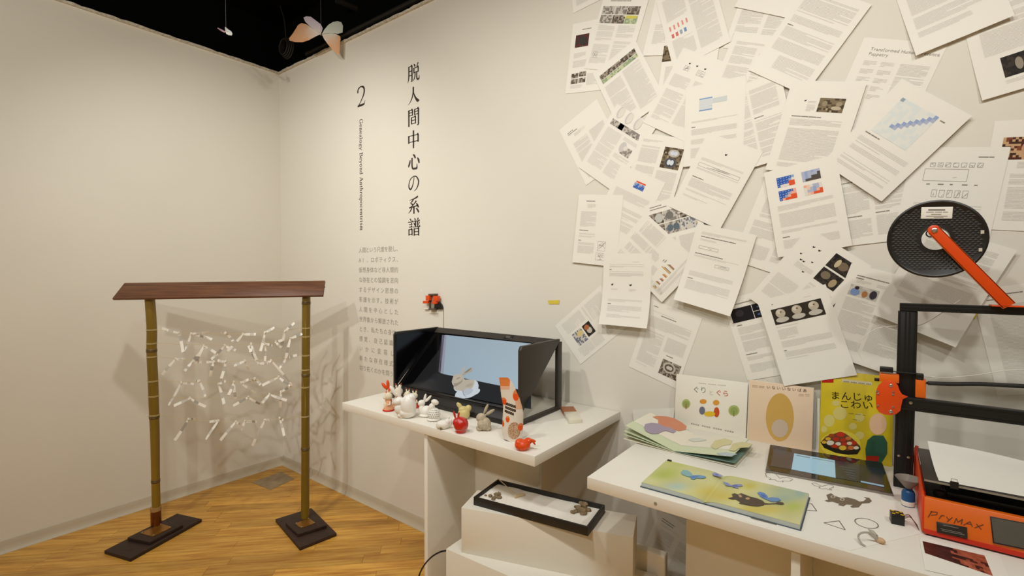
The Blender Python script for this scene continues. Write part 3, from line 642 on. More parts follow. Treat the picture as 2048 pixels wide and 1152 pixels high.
PAGES = [  # ox, oz, angle, curl(bottom, sides, top), label, blocks -- lowest sheet first
 (2.502, 2.905, -6.6, (.0006, 0, 0), 'plain text page at the ceiling above the page with six grey thumbnails', [('t', 18, 60, 174, 215)]),
 (2.535, 2.564, 7.2, (.0006, 0, 0), 'page with a dark red photograph and four small thumbnails', [('h', 50, 30, 60, 7), ('p', 22, 52, 66, 52, 'red', (.5, .45, .22, .35, (58, 56, 54))), ('t', 22, 128, 60, 24), ('t', 22, 160, 174, 40), ('p', 22, 214, 34, 20, 'photo'), ('p', 60, 210, 34, 20, 'photo'), ('p', 22, 238, 34, 20, 'photo'), ('p', 60, 236, 34, 20, 'photo'), ('t', 22, 264, 60, 16), ('t', 100, 222, 80, 50)]),
 (2.685, 2.639, 18.3, (.0006, 0, 0), 'page topped by six grey lacework thumbnails', [('h', 40, 22, 110, 7), ('p', 12, 44, 57, 32, 'grey'), ('p', 71, 44, 57, 32, 'grey'), ('p', 130, 44, 55, 32, 'photo'), ('p', 12, 79, 57, 32, 'grey'), ('p', 71, 79, 57, 32, 'photo'), ('p', 130, 79, 55, 32, 'green'), ('c', 130, 79, 50, 12, (206, 200, 90)), ('t', 14, 118, 80, 66), ('t', 108, 118, 80, 50), ('t', 14, 195, 80, 80), ('t', 108, 180, 80, 95), ('l', 24, 225, 22, 24, 10)]),
 (3.262, 2.569, 20.1, (.0006, 0, 0), 'text page half covered by the sheets beneath the ceiling', two(30, 245)),
 (3.339, 2.684, 28.5, (.003, 0, 0), 'blank-footed text page with its lower edge lifting off the wall', [('t', 20, 30, 170, 200)]),
 (2.926, 2.63, 13.6, (.002, 0, 0), 'page with a brown triangle of picture showing under its lifted corner', [('h', 20, 60, 60, 7), ('t', 25, 180, 60, 76), ('t', 112, 30, 80, 240)]),
 (2.952, 2.415, 8.0, (.0006, 0, 0), 'page with a dark brown picture mostly hidden by other sheets', [('p', 0, 60, 40, 60, 'sepia'), ('t', 18, 140, 174, 120)]),
 (2.908, 2.538, -14.7, (.0006, 0, 0), 'page with rows of small pink and blue figures', [('t', 20, 20, 80, 90), ('t', 112, 20, 80, 250)]+[('c', 22+i*16, 128, 6, 18, (222, 150, 140)) for i in range(5)]+[('c', 24+i*16, 160, 9, 16, c) for i, c in enumerate(((220, 110, 100), (220, 110, 100), (150, 170, 190), (120, 150, 190)))]+[('t', 20, 186, 80, 84)]),
 (2.635, 2.323, -26.0, (.0006, 0, 0), 'page with two slanting strips of grey and green stills', [('p', 20, 30, 172, 22, 'photo'), ('p', 20, 54, 172, 17, 'green'), ('t', 20, 88, 80, 170), ('t', 110, 80, 80, 190)]),
 (2.467, 2.116, -27.8, (.0006, 0, 0), 'tilted title page at the outer edge beside the page with film stills', [('h', 26, 42, 84, 5), ('h', 26, 50, 70, 5), ('t', 52, 62, 60, 18), ('t', 30, 96, 76, 130), ('t', 26, 246, 100, 30), ('t', 118, 96, 76, 170)]),
 (2.749, 2.173, 36.7, (.0006, 0, 0), 'page with a strip of film stills and grey crescents', [('e', 36, 22, 14, 24, (208, 204, 198)), ('e', 42, 20, 12, 22, (226, 221, 210)), ('e', 84, 24, 14, 24, (208, 204, 198)), ('e', 90, 22, 12, 22, (226, 221, 210)), ('e', 132, 26, 14, 24, (208, 204, 198)), ('e', 138, 24, 12, 22, (226, 221, 210)), ('p', 20, 55, 172, 24, 'grey'), ('p', 62, 55, 24, 24, 'photo'), ('t', 20, 92, 80, 170), ('t', 112, 92, 80, 20), ('e', 130, 130, 14, 22, (206, 202, 198)), ('p', 132, 122, 46, 34, 'grey', (.3, .2, .2, .3, (226, 221, 212))), ('t', 112, 164, 80, 20), ('t', 112, 196, 80, 66)]),
 (2.853, 2.038, 16.7, (.0006, 0, 0), 'page with two photographs of a butterfly seen through round lenses', [('t', 20, 22, 84, 14), ('t', 20, 46, 80, 70), ('p', 118, 40, 76, 80, 'sepia', (.5, .72, .34, .26, (96, 92, 88)), (.5, .72, .26, .2, (70, 74, 84)), (.42, .7, .1, .13, (214, 220, 226)), (.58, .7, .1, .13, (214, 220, 226)), (.55, .26, .3, .18, (186, 180, 168)), (.48, .26, .12, .1, (208, 216, 226)), (.66, .26, .1, .1, (208, 216, 226))), ('t', 20, 124, 80, 130), ('t', 112, 132, 84, 120)]),
 (3.019, 2.328, 31.6, (.0006, 0, 0), 'page with three tiny black bird marks above slanted text', [('b', 52, 42, 8, 7), ('b', 84, 42, 8, 7), ('b', 118, 42, 8, 7), ('l', 44, 54, 20, 16, 6), ('l', 100, 54, 30, 18, 6), ('t', 18, 92, 76, 46), ('t', 110, 92, 80, 170), ('t', 18, 150, 80, 120)]),
 (3.202, 2.335, 23.1, (.0006, 0, 0), 'two-column text page leaning beside the tall text page', [('t', 20, 30, 100, 12), ('t', 20, 46, 80, 60), ('t', 20, 112, 80, 46), ('t', 112, 60, 80, 210), ('t', 20, 170, 80, 100)]),
 (3.14, 2.122, -11.3, (.0006, 0, 0), 'page with a bold text block between the blue diagram and the workshop photo', [('t', 18, 30, 80, 240), ('t', 106, 30, 84, 90), ('h', 106, 130, 60, 7), ('t', 106, 142, 84, 130)]),
 (3.424, 2.425, 36.1, (.004, 0, 0), 'steeply tilted page of wide text paragraphs with lifted lower edge', [('t', 20, 24, 170, 62), ('t', 20, 94, 170, 24), ('h', 20, 124, 40, 6), ('t', 20, 132, 170, 34), ('t', 20, 172, 170, 40), ('t', 60, 218, 130, 50)]),
 (3.577, 2.209, 20.7, (.0006, 0, 0), 'page titled about human presence puppetry with author columns', [('d', 30, 36, 0, 13, 'Transformed Human Presence'), ('d', 30, 50, 0, 13, 'Puppetry')]+[('t', 26+c*46, 66+r_*24, 36, 18) for c in range(2) for r_ in range(5)]+[('t', 122, 66, 74, 120), ('h', 122, 192, 50, 7), ('h', 122, 206, 40, 7), ('t', 122, 214, 74, 60)]),
 (3.79, 2.247, -11.1, (0.008, 0, 0), 'page of text above a dark double photograph', [('h', 40, 16, 60, 7), ('t', 50, 40, 140, 30), ('t', 26, 80, 170, 110), ('p', 54, 196, 130, 58, 'dark', (.25, .5, .06, .3, (150, 140, 124)), (.75, .5, .06, .3, (150, 140, 124))), ('c', 118, 196, 3, 58, (150, 140, 124)), ('t', 54, 262, 120, 14)]),
 (3.626, 2.402, -14.8, (0.012, .003, 0), 'page of dense ruled text lifting at its long lower edge below the ceiling', [('h', 20, 60, 60, 7), ('t', 20, 80, 170, 30), ('t', 20, 118, 170, 60), ('t', 20, 186, 170, 40), ('t', 20, 232, 120, 20)]),
 (3.875, 1.896, 6.4, (.0006, 0, 0), 'page with a brown close-up photograph under the faint diagram page', [('h', 90, 22, 80, 7), ('p', 24, 46, 120, 60, 'brown', (.5, .5, .18, .4, (200, 150, 120))), ('t', 60, 112, 130, 20), ('t', 50, 144, 140, 30), ('t', 50, 180, 140, 60), ('t', 50, 246, 140, 30)]),
 (3.483, 1.853, -6.3, (.0006, 0, 0), 'two-column text page beside the black filament spool', [('h', 20, 96, 60, 7), ('t', 20, 110, 80, 90), ('h', 20, 206, 70, 7), ('t', 20, 218, 80, 60), ('t', 112, 96, 84, 100), ('h', 112, 202, 40, 7), ('t', 112, 212, 84, 66)]),
 (3.7, 1.85, 8.3, (.0006, 0, 0), 'page of faint line symbols behind the filament spool', [('h', 150, 26, 40, 5)]+[('l', 50+i*17, 44, 11, 12, 2) for i in range(7)]+[('l', 40, 62, 96, 34, 1)]+[('h', 50+i*26, 104, 16, 4) for i in range(5)]+[('l', 66+i*17, 122, 11, 20, 2) for i in range(5)]+[('t', 30, 160, 150, 110)]),
 (2.772, 1.924, 27.9, (.0006, 0, 0), 'page with a small blue and red bar figure over wide grey paragraphs', [('c', 96, 36, 44, 6, (226, 90, 60)), ('g', 92, 44, 48, 22, ['bbBbpBb', 'bBBbBBB', 'BBBBBBB']), ('t', 24, 86, 164, 44), ('h', 24, 138, 90, 6), ('t', 24, 150, 164, 50), ('t', 24, 206, 164, 46)]),
 (2.575, 1.816, 6.1, (.0006, 0, 0), 'page with a small technical line drawing at its lower right', [('h', 40, 26, 60, 7), ('t', 48, 40, 40, 22), ('t', 20, 72, 76, 70), ('h', 20, 152, 80, 6), ('t', 20, 166, 80, 20), ('h', 20, 196, 30, 6), ('t', 20, 206, 80, 50), ('l', 116, 196, 36, 40, 10), ('l', 112, 246, 44, 30, 8)]),
 (2.872, 1.742, -11.8, (.0006, 0, 0), 'page with a grid of butterfly experiment photographs', [('h', 20, 14, 100, 6), ('h', 20, 24, 90, 6), ('p', 12, 42, 54, 44, 'photo', (.7, .5, .3, .4, (196, 196, 190))), ('p', 68, 42, 60, 44, 'grey', (.4, .5, .25, .35, (120, 118, 112))), ('p', 130, 42, 60, 44, 'photo'), ('p', 12, 90, 54, 44, 'photo'), ('p', 68, 90, 60, 44, 'grey', (.3, .5, .2, .3, (96, 110, 120)), (.7, .5, .2, .3, (96, 110, 120))), ('p', 130, 90, 60, 44, 'bluep'), ('h', 20, 142, 100, 5), ('t', 20, 152, 80, 120), ('t', 112, 152, 80, 120)]),
 (2.734, 1.562, -46.7, (.0006, 0, 0), 'steeply tilted page with a small orange bar chart', [('t', 14, 22, 24, 255), ('t', 50, 22, 34, 180), ('t', 96, 22, 34, 150), ('t', 140, 30, 56, 110), ('h', 118, 186, 20, 4), ('h', 120, 194, 20, 4), ('r', 20, 196, 120, 46, [16, 22, 16, 20, 44, 34]), ('t', 20, 250, 170, 12), ('t', 20, 266, 170, 12)]),
 (3.031, 2.174, 1.0, (.0006, 0, 0), 'page with a pale blue box diagram', [('c', 52, 52, 46, 4, (120, 158, 206)), ('c', 52, 56, 46, 38, (212, 216, 218)), ('c', 52, 94, 46, 4, (120, 158, 206)), ('c', 99, 58, 50, 18, (206, 212, 210)), ('t', 26, 128, 160, 14), ('h', 26, 152, 30, 5), ('t', 26, 162, 160, 24), ('t', 26, 196, 160, 24), ('t', 26, 232, 160, 40)]),
 (3.114, 1.993, 27.8, (.0006, 0, 0), 'page with one tiny black bird symbol over thin paragraphs', [('b', 96, 50, 9, 8), ('t', 24, 86, 164, 14), ('l', 24, 106, 160, 12, 3), ('t', 24, 124, 164, 10), ('h', 24, 158, 80, 5), ('t', 24, 166, 164, 34), ('t', 24, 208, 164, 14), ('t', 24, 230, 100, 8)]),
 (3.384, 2.119, 14.9, (.0006, 0, 0), 'page with a brown workshop photograph beside a tiny mark', [('b', 54, 62, 7, 6), ('t', 66, 64, 26, 34), ('p', 98, 52, 72, 44, 'sepia', (.24, .4, .1, .2, (150, 136, 112)), (.72, .7, .2, .14, (190, 176, 150)), (.8, .4, .12, .16, (160, 146, 120))), ('h', 30, 112, 150, 5), ('t', 30, 122, 150, 24), ('t', 30, 152, 150, 110), ('t', 30, 266, 110, 18)]),
 (3.671, 2.056, 41.7, (.0006, 0, 0), 'tilted page with a pale blue checked diamond chart', None),
 (3.305, 1.802, 20.1, (.0006, 0, 0), 'narrow showing text page with a bold heading under the matrix page', [('h', 30, 34, 80, 6), ('h', 30, 44, 70, 5), ('t', 30, 60, 80, 70), ('t', 20, 140, 84, 60), ('h', 20, 210, 60, 6), ('t', 20, 222, 84, 50), ('t', 116, 60, 80, 210)]),
 (3.304, 1.821, -9.3, (.0006, 0, 0), 'page with four blue and orange confusion matrices', [
   ('g', 34, 30, 52, 34, ['BBBBBb', 'BBBBbw', 'BBBBRR', 'BwwwRR']), ('g', 108, 30, 52, 34, ['pbpbpp', 'pbpppk', 'pbpkkk', 'pkkkkk']), ('g', 34, 76, 52, 34, ['BBBBBr', 'BBBbrr', 'BBbrRR', 'BrRRRR']), ('g', 108, 76, 52, 34, ['rowppw', 'wopbpw', 'wppbrR', 'worRRR']), ('t', 24, 122, 160, 24), ('t', 24, 152, 160, 50), ('t', 24, 210, 160, 14), ('h', 24, 232, 30, 6), ('t', 24, 240, 160, 34)]),
 (2.903, 1.37, 18.1, (.0006, 0, 0), 'page with a grey photograph of a round device at its lower corner', [('h', 20, 20, 30, 5), ('t', 20, 40, 160, 6), ('h', 60, 48, 90, 7), ('t', 20, 62, 170, 46), ('t', 20, 120, 80, 150), ('t', 112, 120, 80, 60), ('h', 130, 188, 40, 6), ('p', 122, 206, 76, 62, 'photo', (.45, .42, .34, .34, (196, 188, 172)), (.45, .42, .24, .24, (96, 86, 74)), (.4, .42, .1, .12, (210, 204, 190)), (.52, .42, .1, .12, (210, 204, 190)))]),
 (2.678, 1.421, 50.1, (.0006, 0, 0), 'steeply turned page with two colour photographs next to the black display', [('t', 18, 20, 80, 120), ('t', 112, 20, 80, 90), ('t', 18, 150, 56, 120), ('p', 84, 142, 56, 44, 'dark', (.6, .5, .25, .3, (200, 190, 180)), (.3, .6, .2, .3, (176, 110, 60))), ('p', 84, 194, 62, 56, 'bluep', (.3, .3, .2, .3, (220, 200, 140))), ('t', 150, 130, 46, 140)]),
 (2.698, 1.556, 1.1, (0.03, .003, 0), 'page with two small black cross-shaped marks curling off the wall', [('t', 130, 34, 60, 5), ('t', 28, 44, 150, 18), ('h', 28, 66, 30, 5), ('t', 28, 74, 150, 24), ('b', 38, 128, 10, 10), ('b', 118, 128, 12, 10), ('t', 38, 146, 30, 12), ('t', 118, 146, 30, 12), ('t', 28, 190, 150, 14), ('h', 28, 208, 20, 4), ('t', 28, 216, 150, 28), ('t', 28, 252, 150, 18)]),
 (3.171, 1.373, -17.9, (.0006, 0, 0), 'page topped by a black picture of blue glowing details', [('h', 30, 24, 110, 6), ('c', 14, 40, 74, 50, (24, 19, 22)), ('c', 90, 40, 64, 24, (22, 18, 24)), ('c', 90, 66, 64, 24, (22, 18, 24)), ('e', 122, 52, 18, 5, (80, 96, 140)), ('e', 118, 78, 18, 5, (80, 96, 140)), ('e', 44, 60, 14, 12, (52, 44, 48)), ('h', 22, 100, 40, 5), ('t', 22, 110, 84, 90), ('h', 22, 206, 60, 6), ('t', 22, 216, 84, 16), ('t', 22, 240, 84, 36), ('t', 116, 100, 76, 170)]),
 (3.082, 1.661, 14.9, (0.026, .003, 0), 'page of sparse centred paragraphs with its lower edge bowed out', [('t', 26, 26, 160, 12), ('h', 26, 42, 160, 6), ('t', 26, 52, 160, 10), ('l', 30, 78, 70, 10, 2), ('h', 22, 106, 160, 6), ('t', 22, 114, 160, 10), ('l', 104, 134, 50, 10, 3), ('t', 22, 176, 160, 20), ('h', 22, 202, 40, 5), ('t', 22, 210, 160, 40)]),
 (3.443, 1.625, 37.5, (.0006, 0, 0), 'page scattered with bird marks beside two dark machine photographs', [('b', 46, 42, 8, 7), ('b', 66, 42, 8, 7), ('b', 30, 80, 7, 6), ('b', 42, 96, 8, 6), ('b', 52, 96, 8, 6), ('b', 74, 84, 7, 6), ('b', 72, 124, 8, 6), ('t', 40, 106, 60, 20), ('t', 18, 170, 80, 90), ('p', 112, 22, 70, 48, 'dark', (.6, .5, .22, .28, (120, 104, 84)), (.35, .5, .1, .3, (200, 184, 150))), ('p', 112, 76, 70, 48, 'dark', (.3, .4, .2, .26, (126, 112, 92)), (.75, .6, .14, .3, (170, 150, 116))), ('t', 112, 140, 80, 120)]),
 (3.559, 1.507, 17.2, (.0006, 0, 0), 'page with a photograph of a man in blue beside toy figures', [('h', 26, 30, 120, 6), ('h', 26, 38, 50, 5), ('t', 30, 44, 40, 14), ('t', 84, 44, 50, 14), ('p', 20, 62, 76, 34, 'pale', (.22, .62, .16, .36, (128, 152, 200)), (.24, .22, .08, .16, (60, 46, 42)), (.56, .62, .1, .3, (176, 120, 70)), (.84, .5, .12, .4, (56, 50, 60))), ('t', 20, 104, 84, 110), ('t', 112, 66, 84, 60), ('t', 112, 134, 84, 120), ('h', 20, 222, 60, 5), ('t', 20, 230, 84, 40)]),
 (3.838, 1.427, -11.8, (.0006, 0, 0), 'tall text page behind the printer frame', [('h', 26, 20, 90, 7), ('h', 26, 32, 70, 7), ('t', 26, 50, 160, 220)]),
 (3.733, 1.623, 23.7, (0.026, .003, 0), 'text page under the spool with its lower edge curling out', [('t', 24, 24, 160, 60), ('t', 24, 92, 160, 46), ('t', 24, 146, 160, 50), ('t', 24, 204, 160, 24)]),
 (3.291, 1.376, -17.6, (0.01, .003, 0), 'page topped by a dark photograph of three round robots', [('h', 40, 22, 10, 4), ('t', 140, 24, 50, 4),
   ('c', 32, 40, 152, 54, (50, 42, 34))]+[('e', 58+i*50, 80+0*i, 20, 9, (196, 190, 178)) for i in range(3)]+[('e', 58+i*50, 58, 15, 15, (190, 180, 160)) for i in range(3)]+[('e', 54+i*50, 53, 8, 7, (214, 206, 190)) for i in range(3)]+[('e', 60+i*50, 54, 3, 3, (120, 96, 80)) for i in range(3)]
   + [('t', 32, 102, 150, 6), ('t', 32, 112, 60, 34), ('t', 32, 152, 150, 24), ('h', 32, 182, 20, 4), ('t', 32, 188, 150, 28)]),
 (2.952, 0.534, 20.4, (.0006, 0, 0), 'title page on the wall beneath the right hand table', [('h', 20, 30, 110, 6), ('h', 20, 40, 110, 6), ('t', 24, 54, 80, 8), ('t', 30, 74, 60, 120), ('t', 110, 74, 80, 190)]),
]
# the diamond chart page
rng0 = random.Random(5); rows = []
for j in range(11):
    rows.append(''.join('B' if False else ('p' if i+j == 11 and i > 3 else 'b' if i+j == 10 and i > 2 else 'q' if rng0.random() < .5 else 's') for i in range(11)))
PAGES = [p if p[5] is not None else p[:5]+([('g', 40, 40, 112, 112, rows), ('c', 40, 40, 10, 10, (150, 166, 176)), ('h', 30, 160, 80, 4), ('h', 160, 44, 26, 4), ('t', 26, 176, 160, 24), ('t', 26, 206, 160, 20), ('t', 26, 240, 160, 16), ('t', 26, 262, 160, 14)],) for p in PAGES]
placed = []; rng = random.Random(99)
for i, (ox, oz, an, cu, label, blocks) in enumerate(PAGES):
    pg = Page(ox, oz, an, 0, *cu); cs = pg.corners()
    under = [q for q, c in placed if overlap(cs, c)]; need = .0012
    for a in range(11):
        for b in range(15):
            u, v = PW*a/10, PH*b/14; w3 = pg.p(u, v)
            for q in under:
                uu, vv = q.inv(w3.x, w3.z)
                if -4 < uu < PW+4 and -4 < vv < PH+4: need = max(need, q.off(min(max(uu, 0), PW), min(max(vv, 0), PH))-pg.curl(u, v)+.0007)
    pg.l = need; placed.append((pg, cs))
    nx, ny = 8, 14; mb = MB()
    vs = [pg.p(PW*a/nx, PH*b/ny) for b in range(ny+1) for a in range(nx+1)]
    fs = [(b*(nx+1)+a, (b+1)*(nx+1)+a, (b+1)*(nx+1)+a+1, b*(nx+1)+a+1) for b in range(ny) for a in range(nx)]
    mb.add(vs, fs); T_, pics = draw(pg, blocks, rng)
    root = thing('printed_page', 'printed '+label, 'paper', pg.p(105, 148))
    mb.build('sheet', PAPER, root, True)
    if T_.f: tag(T_.build('printed_text', INK, root), kind='stuff')
    for pm in pics: pm.build('printed_picture', INK, root)
print('max layer', sorted(round(q.l, 4) for q, c in placed)[-8:])
YT = mat('yellow_sticky_note', S(222, 200, 70), .7)
def note(px, label):
    q = [wall(x, y, .002) for x, y in px]
    tag(MB().slab(q, (0, -.0006, 0)).build('sticky_tab', YT), label, 'sticky note')
note([(1095, 601), (1119, 600), (1118, 608), (1098, 608)], 'small yellow sticky tab on the bare wall above the black display')
note([(1943, 618), (1961, 621), (1949, 639)], 'yellow sticky corner on the wall behind the printer frame')

# ================================================================== TABLES AND PEDESTALS
# left table
t = thing('display_table', 'white table carrying the black display and rabbit figures', 'table', (2.27, -.31, 0))
MB().box((1.735, -.632, TZ-.034), (2.775, -.004, TZ)).build('table_top', WHITE, t, bevel=.0015)
MB().box((2.255, -.622, 0), (2.273, -.33, TZ-.034)).build('side_panel', WHITE, t, bevel=.001)
MB().box((2.273, -.348, 0), (2.60, -.33, TZ-.034)).build('back_panel', WHITE, t, bevel=.001)
# right table
t = thing('long_table', 'long white table carrying picture books and the orange printer', 'table', (3.7, -.33, 0))
MB().box((2.98, -.668, TZ-.034), (4.75, -.004, TZ)).build('table_top', WHITE, t, bevel=.0015)
MB().box((3.487, -.655, 0), (3.505, -.36, TZ-.034)).build('side_panel', WHITE, t, bevel=.001)
MB().box((3.17, -.378, 0), (3.487, -.36, TZ-.034)).build('back_panel', WHITE, t, bevel=.001)
MB().box((3.505, -.378, 0), (4.6, -.36, TZ-.034)).build('back_panel', WHITE, t, bevel=.001)
for x in (3.19,):
    MB().lathe([(.004, 0), (.004, .0015), (0, .0015)], 10, Matrix.Translation((x-.01, -.668, TZ-.018)) @ Matrix.Rotation(R(90), 4, 'X')).build('screw_cap', mat('grey_plug', S(150, 140, 120), .6), t)
# white plinths holding the sand tray
PLINTH = mat('white_painted_plinth', S(232, 226, 212), .6, var=.015, scale=3)
ZB = .68
fl_, fr_, rr_, rl_ = [at(x, y, 2, ZB) for x, y in [(922.5, 1015), (1266.6, 1074.7), (1269, 1029), (951.7, 979.5)]]
ex = (fr_-fl_); ey = ((rl_-fl_)+(rr_-fr_))/2; eyn = Vector((-ex.y, ex.x, 0)).normalized()*ey.length
zlow = at(922.5, 1105, 1, fl_.y).z
tag(MB().slab([fl_, fr_, fr_+eyn, fl_+eyn], (0, 0, zlow-ZB)).build('plinth_block', PLINTH, bevel=.0015), 'upper white plinth block directly under the sand tray', 'plinth')
a = at(892, 1097.6, 2, zlow); b = at(1018, 1152, 2, zlow); dx = (b-a).normalized(); dy = Vector((-dx.y, dx.x, 0))
tag(MB().slab([a, a+dx*.50, a+dx*.50+dy*.34, a+dy*.34], (0, 0, -zlow)).build('plinth_block', PLINTH, bevel=.0015), 'lower white plinth standing on the floor and carrying the upper block', 'plinth')
zc = zlow+.03
a2 = at(1336, 1103, 2, zc); b2 = at(1270, 1083, 2, zc); d2 = (a2-b2).normalized(); e2 = Vector((d2.y, -d2.x, 0))
tag(MB().slab([b2+d2*.005, a2, a2+e2*.035, b2+d2*.005+e2*.035], (0, 0, -zc)).build('plinth_board', PLINTH, bevel=.006, seg=3), 'white rounded board standing behind the sand tray plinths', 'board')
a3 = at(1320, 1134, 2, zlow-.03); b3 = at(1272, 1121, 2, zlow-.03); d3 = (a3-b3).normalized(); e3 = Vector((d3.y, -d3.x, 0)); a3 = a3+e3*.045; b3 = b3+e3*.045
tag(MB().slab([b3+d3*.004, a3, a3+e3*.035, b3+d3*.004+e3*.035], (0, 0, -(zlow-.03))).build('plinth_board', PLINTH, bevel=.003), 'low white block tucked between the plinths and the rounded board', 'board')
# cable on the left of the plinth
tag(MB().tube(catmull([Vector((2.462, -.70, .512)), at(880, 1104, 1, -.71), at(862, 1115, 1, -.72), at(845, 1136, 1, -.73), at(835, 1165, 1, -.73), at(828, 1230, 1, -.73), at(826, 1330, 1, -.73), Vector((2.16, -.74, .02)), Vector((2.05, -.80, .0035))], 8), .003, 6).build('power_cable', BLACKP, smooth=True), 'thin dark cable bowing out beside the white plinth', 'cable')
# ---------------- sand tray
q = [at(x, y, 2, ZB) for x, y in [(947, 1010), (1176, 1073)]]
tx = (q[1]-q[0]); TL_ = tx.length; tx.normalize(); ty = Vector((-tx.y, tx.x, 0)); TD = .163; o0 = q[0]
tray = thing('sand_tray', 'shallow dark wooden tray filled with white sand', 'tray', o0+tx*(TL_/2)+ty*(TD/2)+Vector((0, 0, 0)))
TW = mat('black_stained_wood', S(30, 25, 21), .5, var=.2, scale=30)
def tb(x0, x1, y0, y1, z0, z1): return [o0+tx*x+ty*y+Vector((0, 0, z)) for x, y, z in ((x0, y0, z0), (x1, y0, z0), (x1, y1, z0), (x0, y1, z0))], Vector((0, 0, z1-z0))
for nm, bx_ in (('tray_side', (0, TL_, 0, .007, 0, .028)), ('tray_side', (0, TL_, TD-.007, TD, 0, .028)), ('tray_side', (0, .007, .007, TD-.007, 0, .028)), ('tray_side', (TL_-.007, TL_, .007, TD-.007, 0, .028)), ('tray_floor', (.007, TL_-.007, .007, TD-.007, 0, .004))):
    pts, d = tb(*bx_); MB().slab(pts, d).build(nm, TW, tray, bevel=.0008)
SAND = mat('white_sand', S(240, 236, 226), .9, bump=.4, bscale=900)
mb = MB(); nx, ny = 40, 16; vs = []
for j in range(ny+1):
    for i in range(nx+1):
        x = .007+(TL_-.014)*i/nx; y = .007+(TD-.014)*j/ny
        h = .0165+.003*noise.noise(Vector((x*18, y*18, 3)))-.004*max(0, (y/TD-.75)/.25)
        vs.append(o0+tx*x+ty*y+Vector((0, 0, h)))
mb.add(vs, [(j*(nx+1)+i, j*(nx+1)+i+1, (j+1)*(nx+1)+i+1, (j+1)*(nx+1)+i) for j in range(ny) for i in range(nx)])
tag(mb.build('white_sand', SAND, smooth=True), 'fine white sand filling the dark wooden tray', 'sand', kind='stuff')
SZ = ZB+.0175
PALEW = mat('pale_bamboo_wood', S(206, 186, 146), .6, var=.06, scale=40)
rk = at(1027, 993, 2, SZ)
rake = thing('sand_rake', 'tiny pale wooden rake resting on the tray rim', 'rake', rk)
h0 = at(1033, 991, 2, SZ+.004); h1 = at(996, 957, 2, ZB+.032)
MB().tube([h0, h1], .0016, 6).build('rake_handle', PALEW, rake, True)
hd = (at(1049, 992, 2, SZ)-at(1029, 997, 2, SZ)); hl = hd.length; hd.normalize(); hp = Vector((-hd.y, hd.x, 0)); c = at(1029, 996, 2, SZ)
MB().slab([c-hp*.004, c+hd*hl-hp*.004, c+hd*hl+hp*.004, c+hp*.004], (0, 0, .009)).build('rake_head', PALEW, rake, bevel=.001)
STONE = mat('tan_stone', S(134, 114, 84), .85, var=.3, scale=60, bump=.6, bscale=150)
random.seed(31)
def stone(px, py, r, k, label, grp):
    c = at(px, py, 2, SZ-.001); mb = MB(); bm = bmesh.new(); bmesh.ops.create_icosphere(bm, subdivisions=2, radius=1)
    sx, sy, sz = r*random.uniform(.9, 1.3), r*random.uniform(.8, 1.1), r*random.uniform(.6, .85); sd = random.uniform(0, 99)
    for v in bm.verts:
        n_ = 1+.6*noise.noise(v.co*1.6+Vector((sd, 0, 0))); v.co = Vector((v.co.x*sx*n_, v.co.y*sy*n_, v.co.z*sz*n_))
    z0 = min(v.co.z for v in bm.verts)
    mb.add([c+v.co-Vector((0, 0, z0*.8)) for v in bm.verts], [[v.index for v in f.verts] for f in bm.faces]); bm.free()
    tag(mb.build('stone', STONE, smooth=True), label, 'stone', grp)
cr = crop(840, 930, 3.938)
for i, (u, v, r) in enumerate([(518, 245, .0032), (555, 252, .0052), (578, 275, .0052), (600, 240, .0052), (622, 235, .005), (625, 265, .0055), (590, 262, .004)]):
    stone(*cr(u, v), r*1.45, i, 'small tan pebble in the scattered cluster near the rake', 'pebbles in the scattered cluster')
for i, (u, v, r) in enumerate([(1200, 380, .0045), (1225, 372, .005), (1245, 345, .007), (1290, 338, .0095), (1330, 365, .006), (1285, 385, .0088), (1262, 368, .007)]):
    stone(*cr(u, v), r*1.4, i, 'tan pebble in the heaped cluster at the far tray corner', 'pebbles in the heaped cluster')

# ================================================================== 3D DISPLAY ON THE LEFT TABLE
mon = thing('desktop_3d_display', 'black wedge-shaped 3D display with triangular side wings', 'display', (2.19, -.29, TZ))
X0, X1 = 1.835, 2.548; YF, YR = -.405, -.142; ZBt, ZTp = TZ+.05, 1.192
sT = Vector((0, YR, ZTp)); sB = Vector((0, YF, ZBt)); sd_ = (sT-sB).normalized(); snm = Vector((0, -sd_.z, sd_.y))   # screen normal, towards viewer
def scr(x, t_, e=0.0): p = sB.lerp(sT, t_)+snm*e; return Vector((x, p.y, p.z))
MB().slab([scr(X0, -.02), scr(X1, -.02), scr(X1, 1.0), scr(X0, 1.0)], -snm*.02).build('screen_bezel', mat('black_bezel', S(12, 11, 11), .3), mon, bevel=.003)
MB().slab([scr(X0, .91, .0005), scr(X1, .91, .0005), scr(X1, 1.0, .0005), scr(X0, 1.0, .0005)], snm*.0015).build('top_bezel', DARKG, mon)
pn = MB().slab([scr(X0+.028, .03, .0004), scr(X1-.028, .03, .0004), scr(X1-.028, .90, .0004), scr(X0+.028, .90, .0004)], snm*.001).build('screen_panel', mat('black_glass', S(8, 8, 10), .08, coat=.4), mon)
sp0 = scr(0, .5, .0016)
def sx_(px, py, e=0.0): return onp(px, py, sp0+snm*e, snm)
mb = MB()
mb.poly([sx_(884, 670), sx_(889, 670), sx_(881, 746), sx_(877, 744)], S(96, 92, 108))
mb.poly([sx_(889, 670), sx_(893, 670), sx_(887, 748), sx_(881, 746)], S(150, 154, 168))
mb.add([sx_(893, 670), sx_(1062, 687), sx_(1062, 784), sx_(887, 748)], [(0, 1, 2, 3)], vcols=[S(158, 176, 190), S(170, 186, 196), S(172, 192, 204), S(158, 178, 192)])
mb.poly([sx_(872, 745), sx_(887, 748), sx_(1062, 784), sx_(1062, 818), sx_(1020, 812), sx_(836, 775)], S(30, 32, 36))
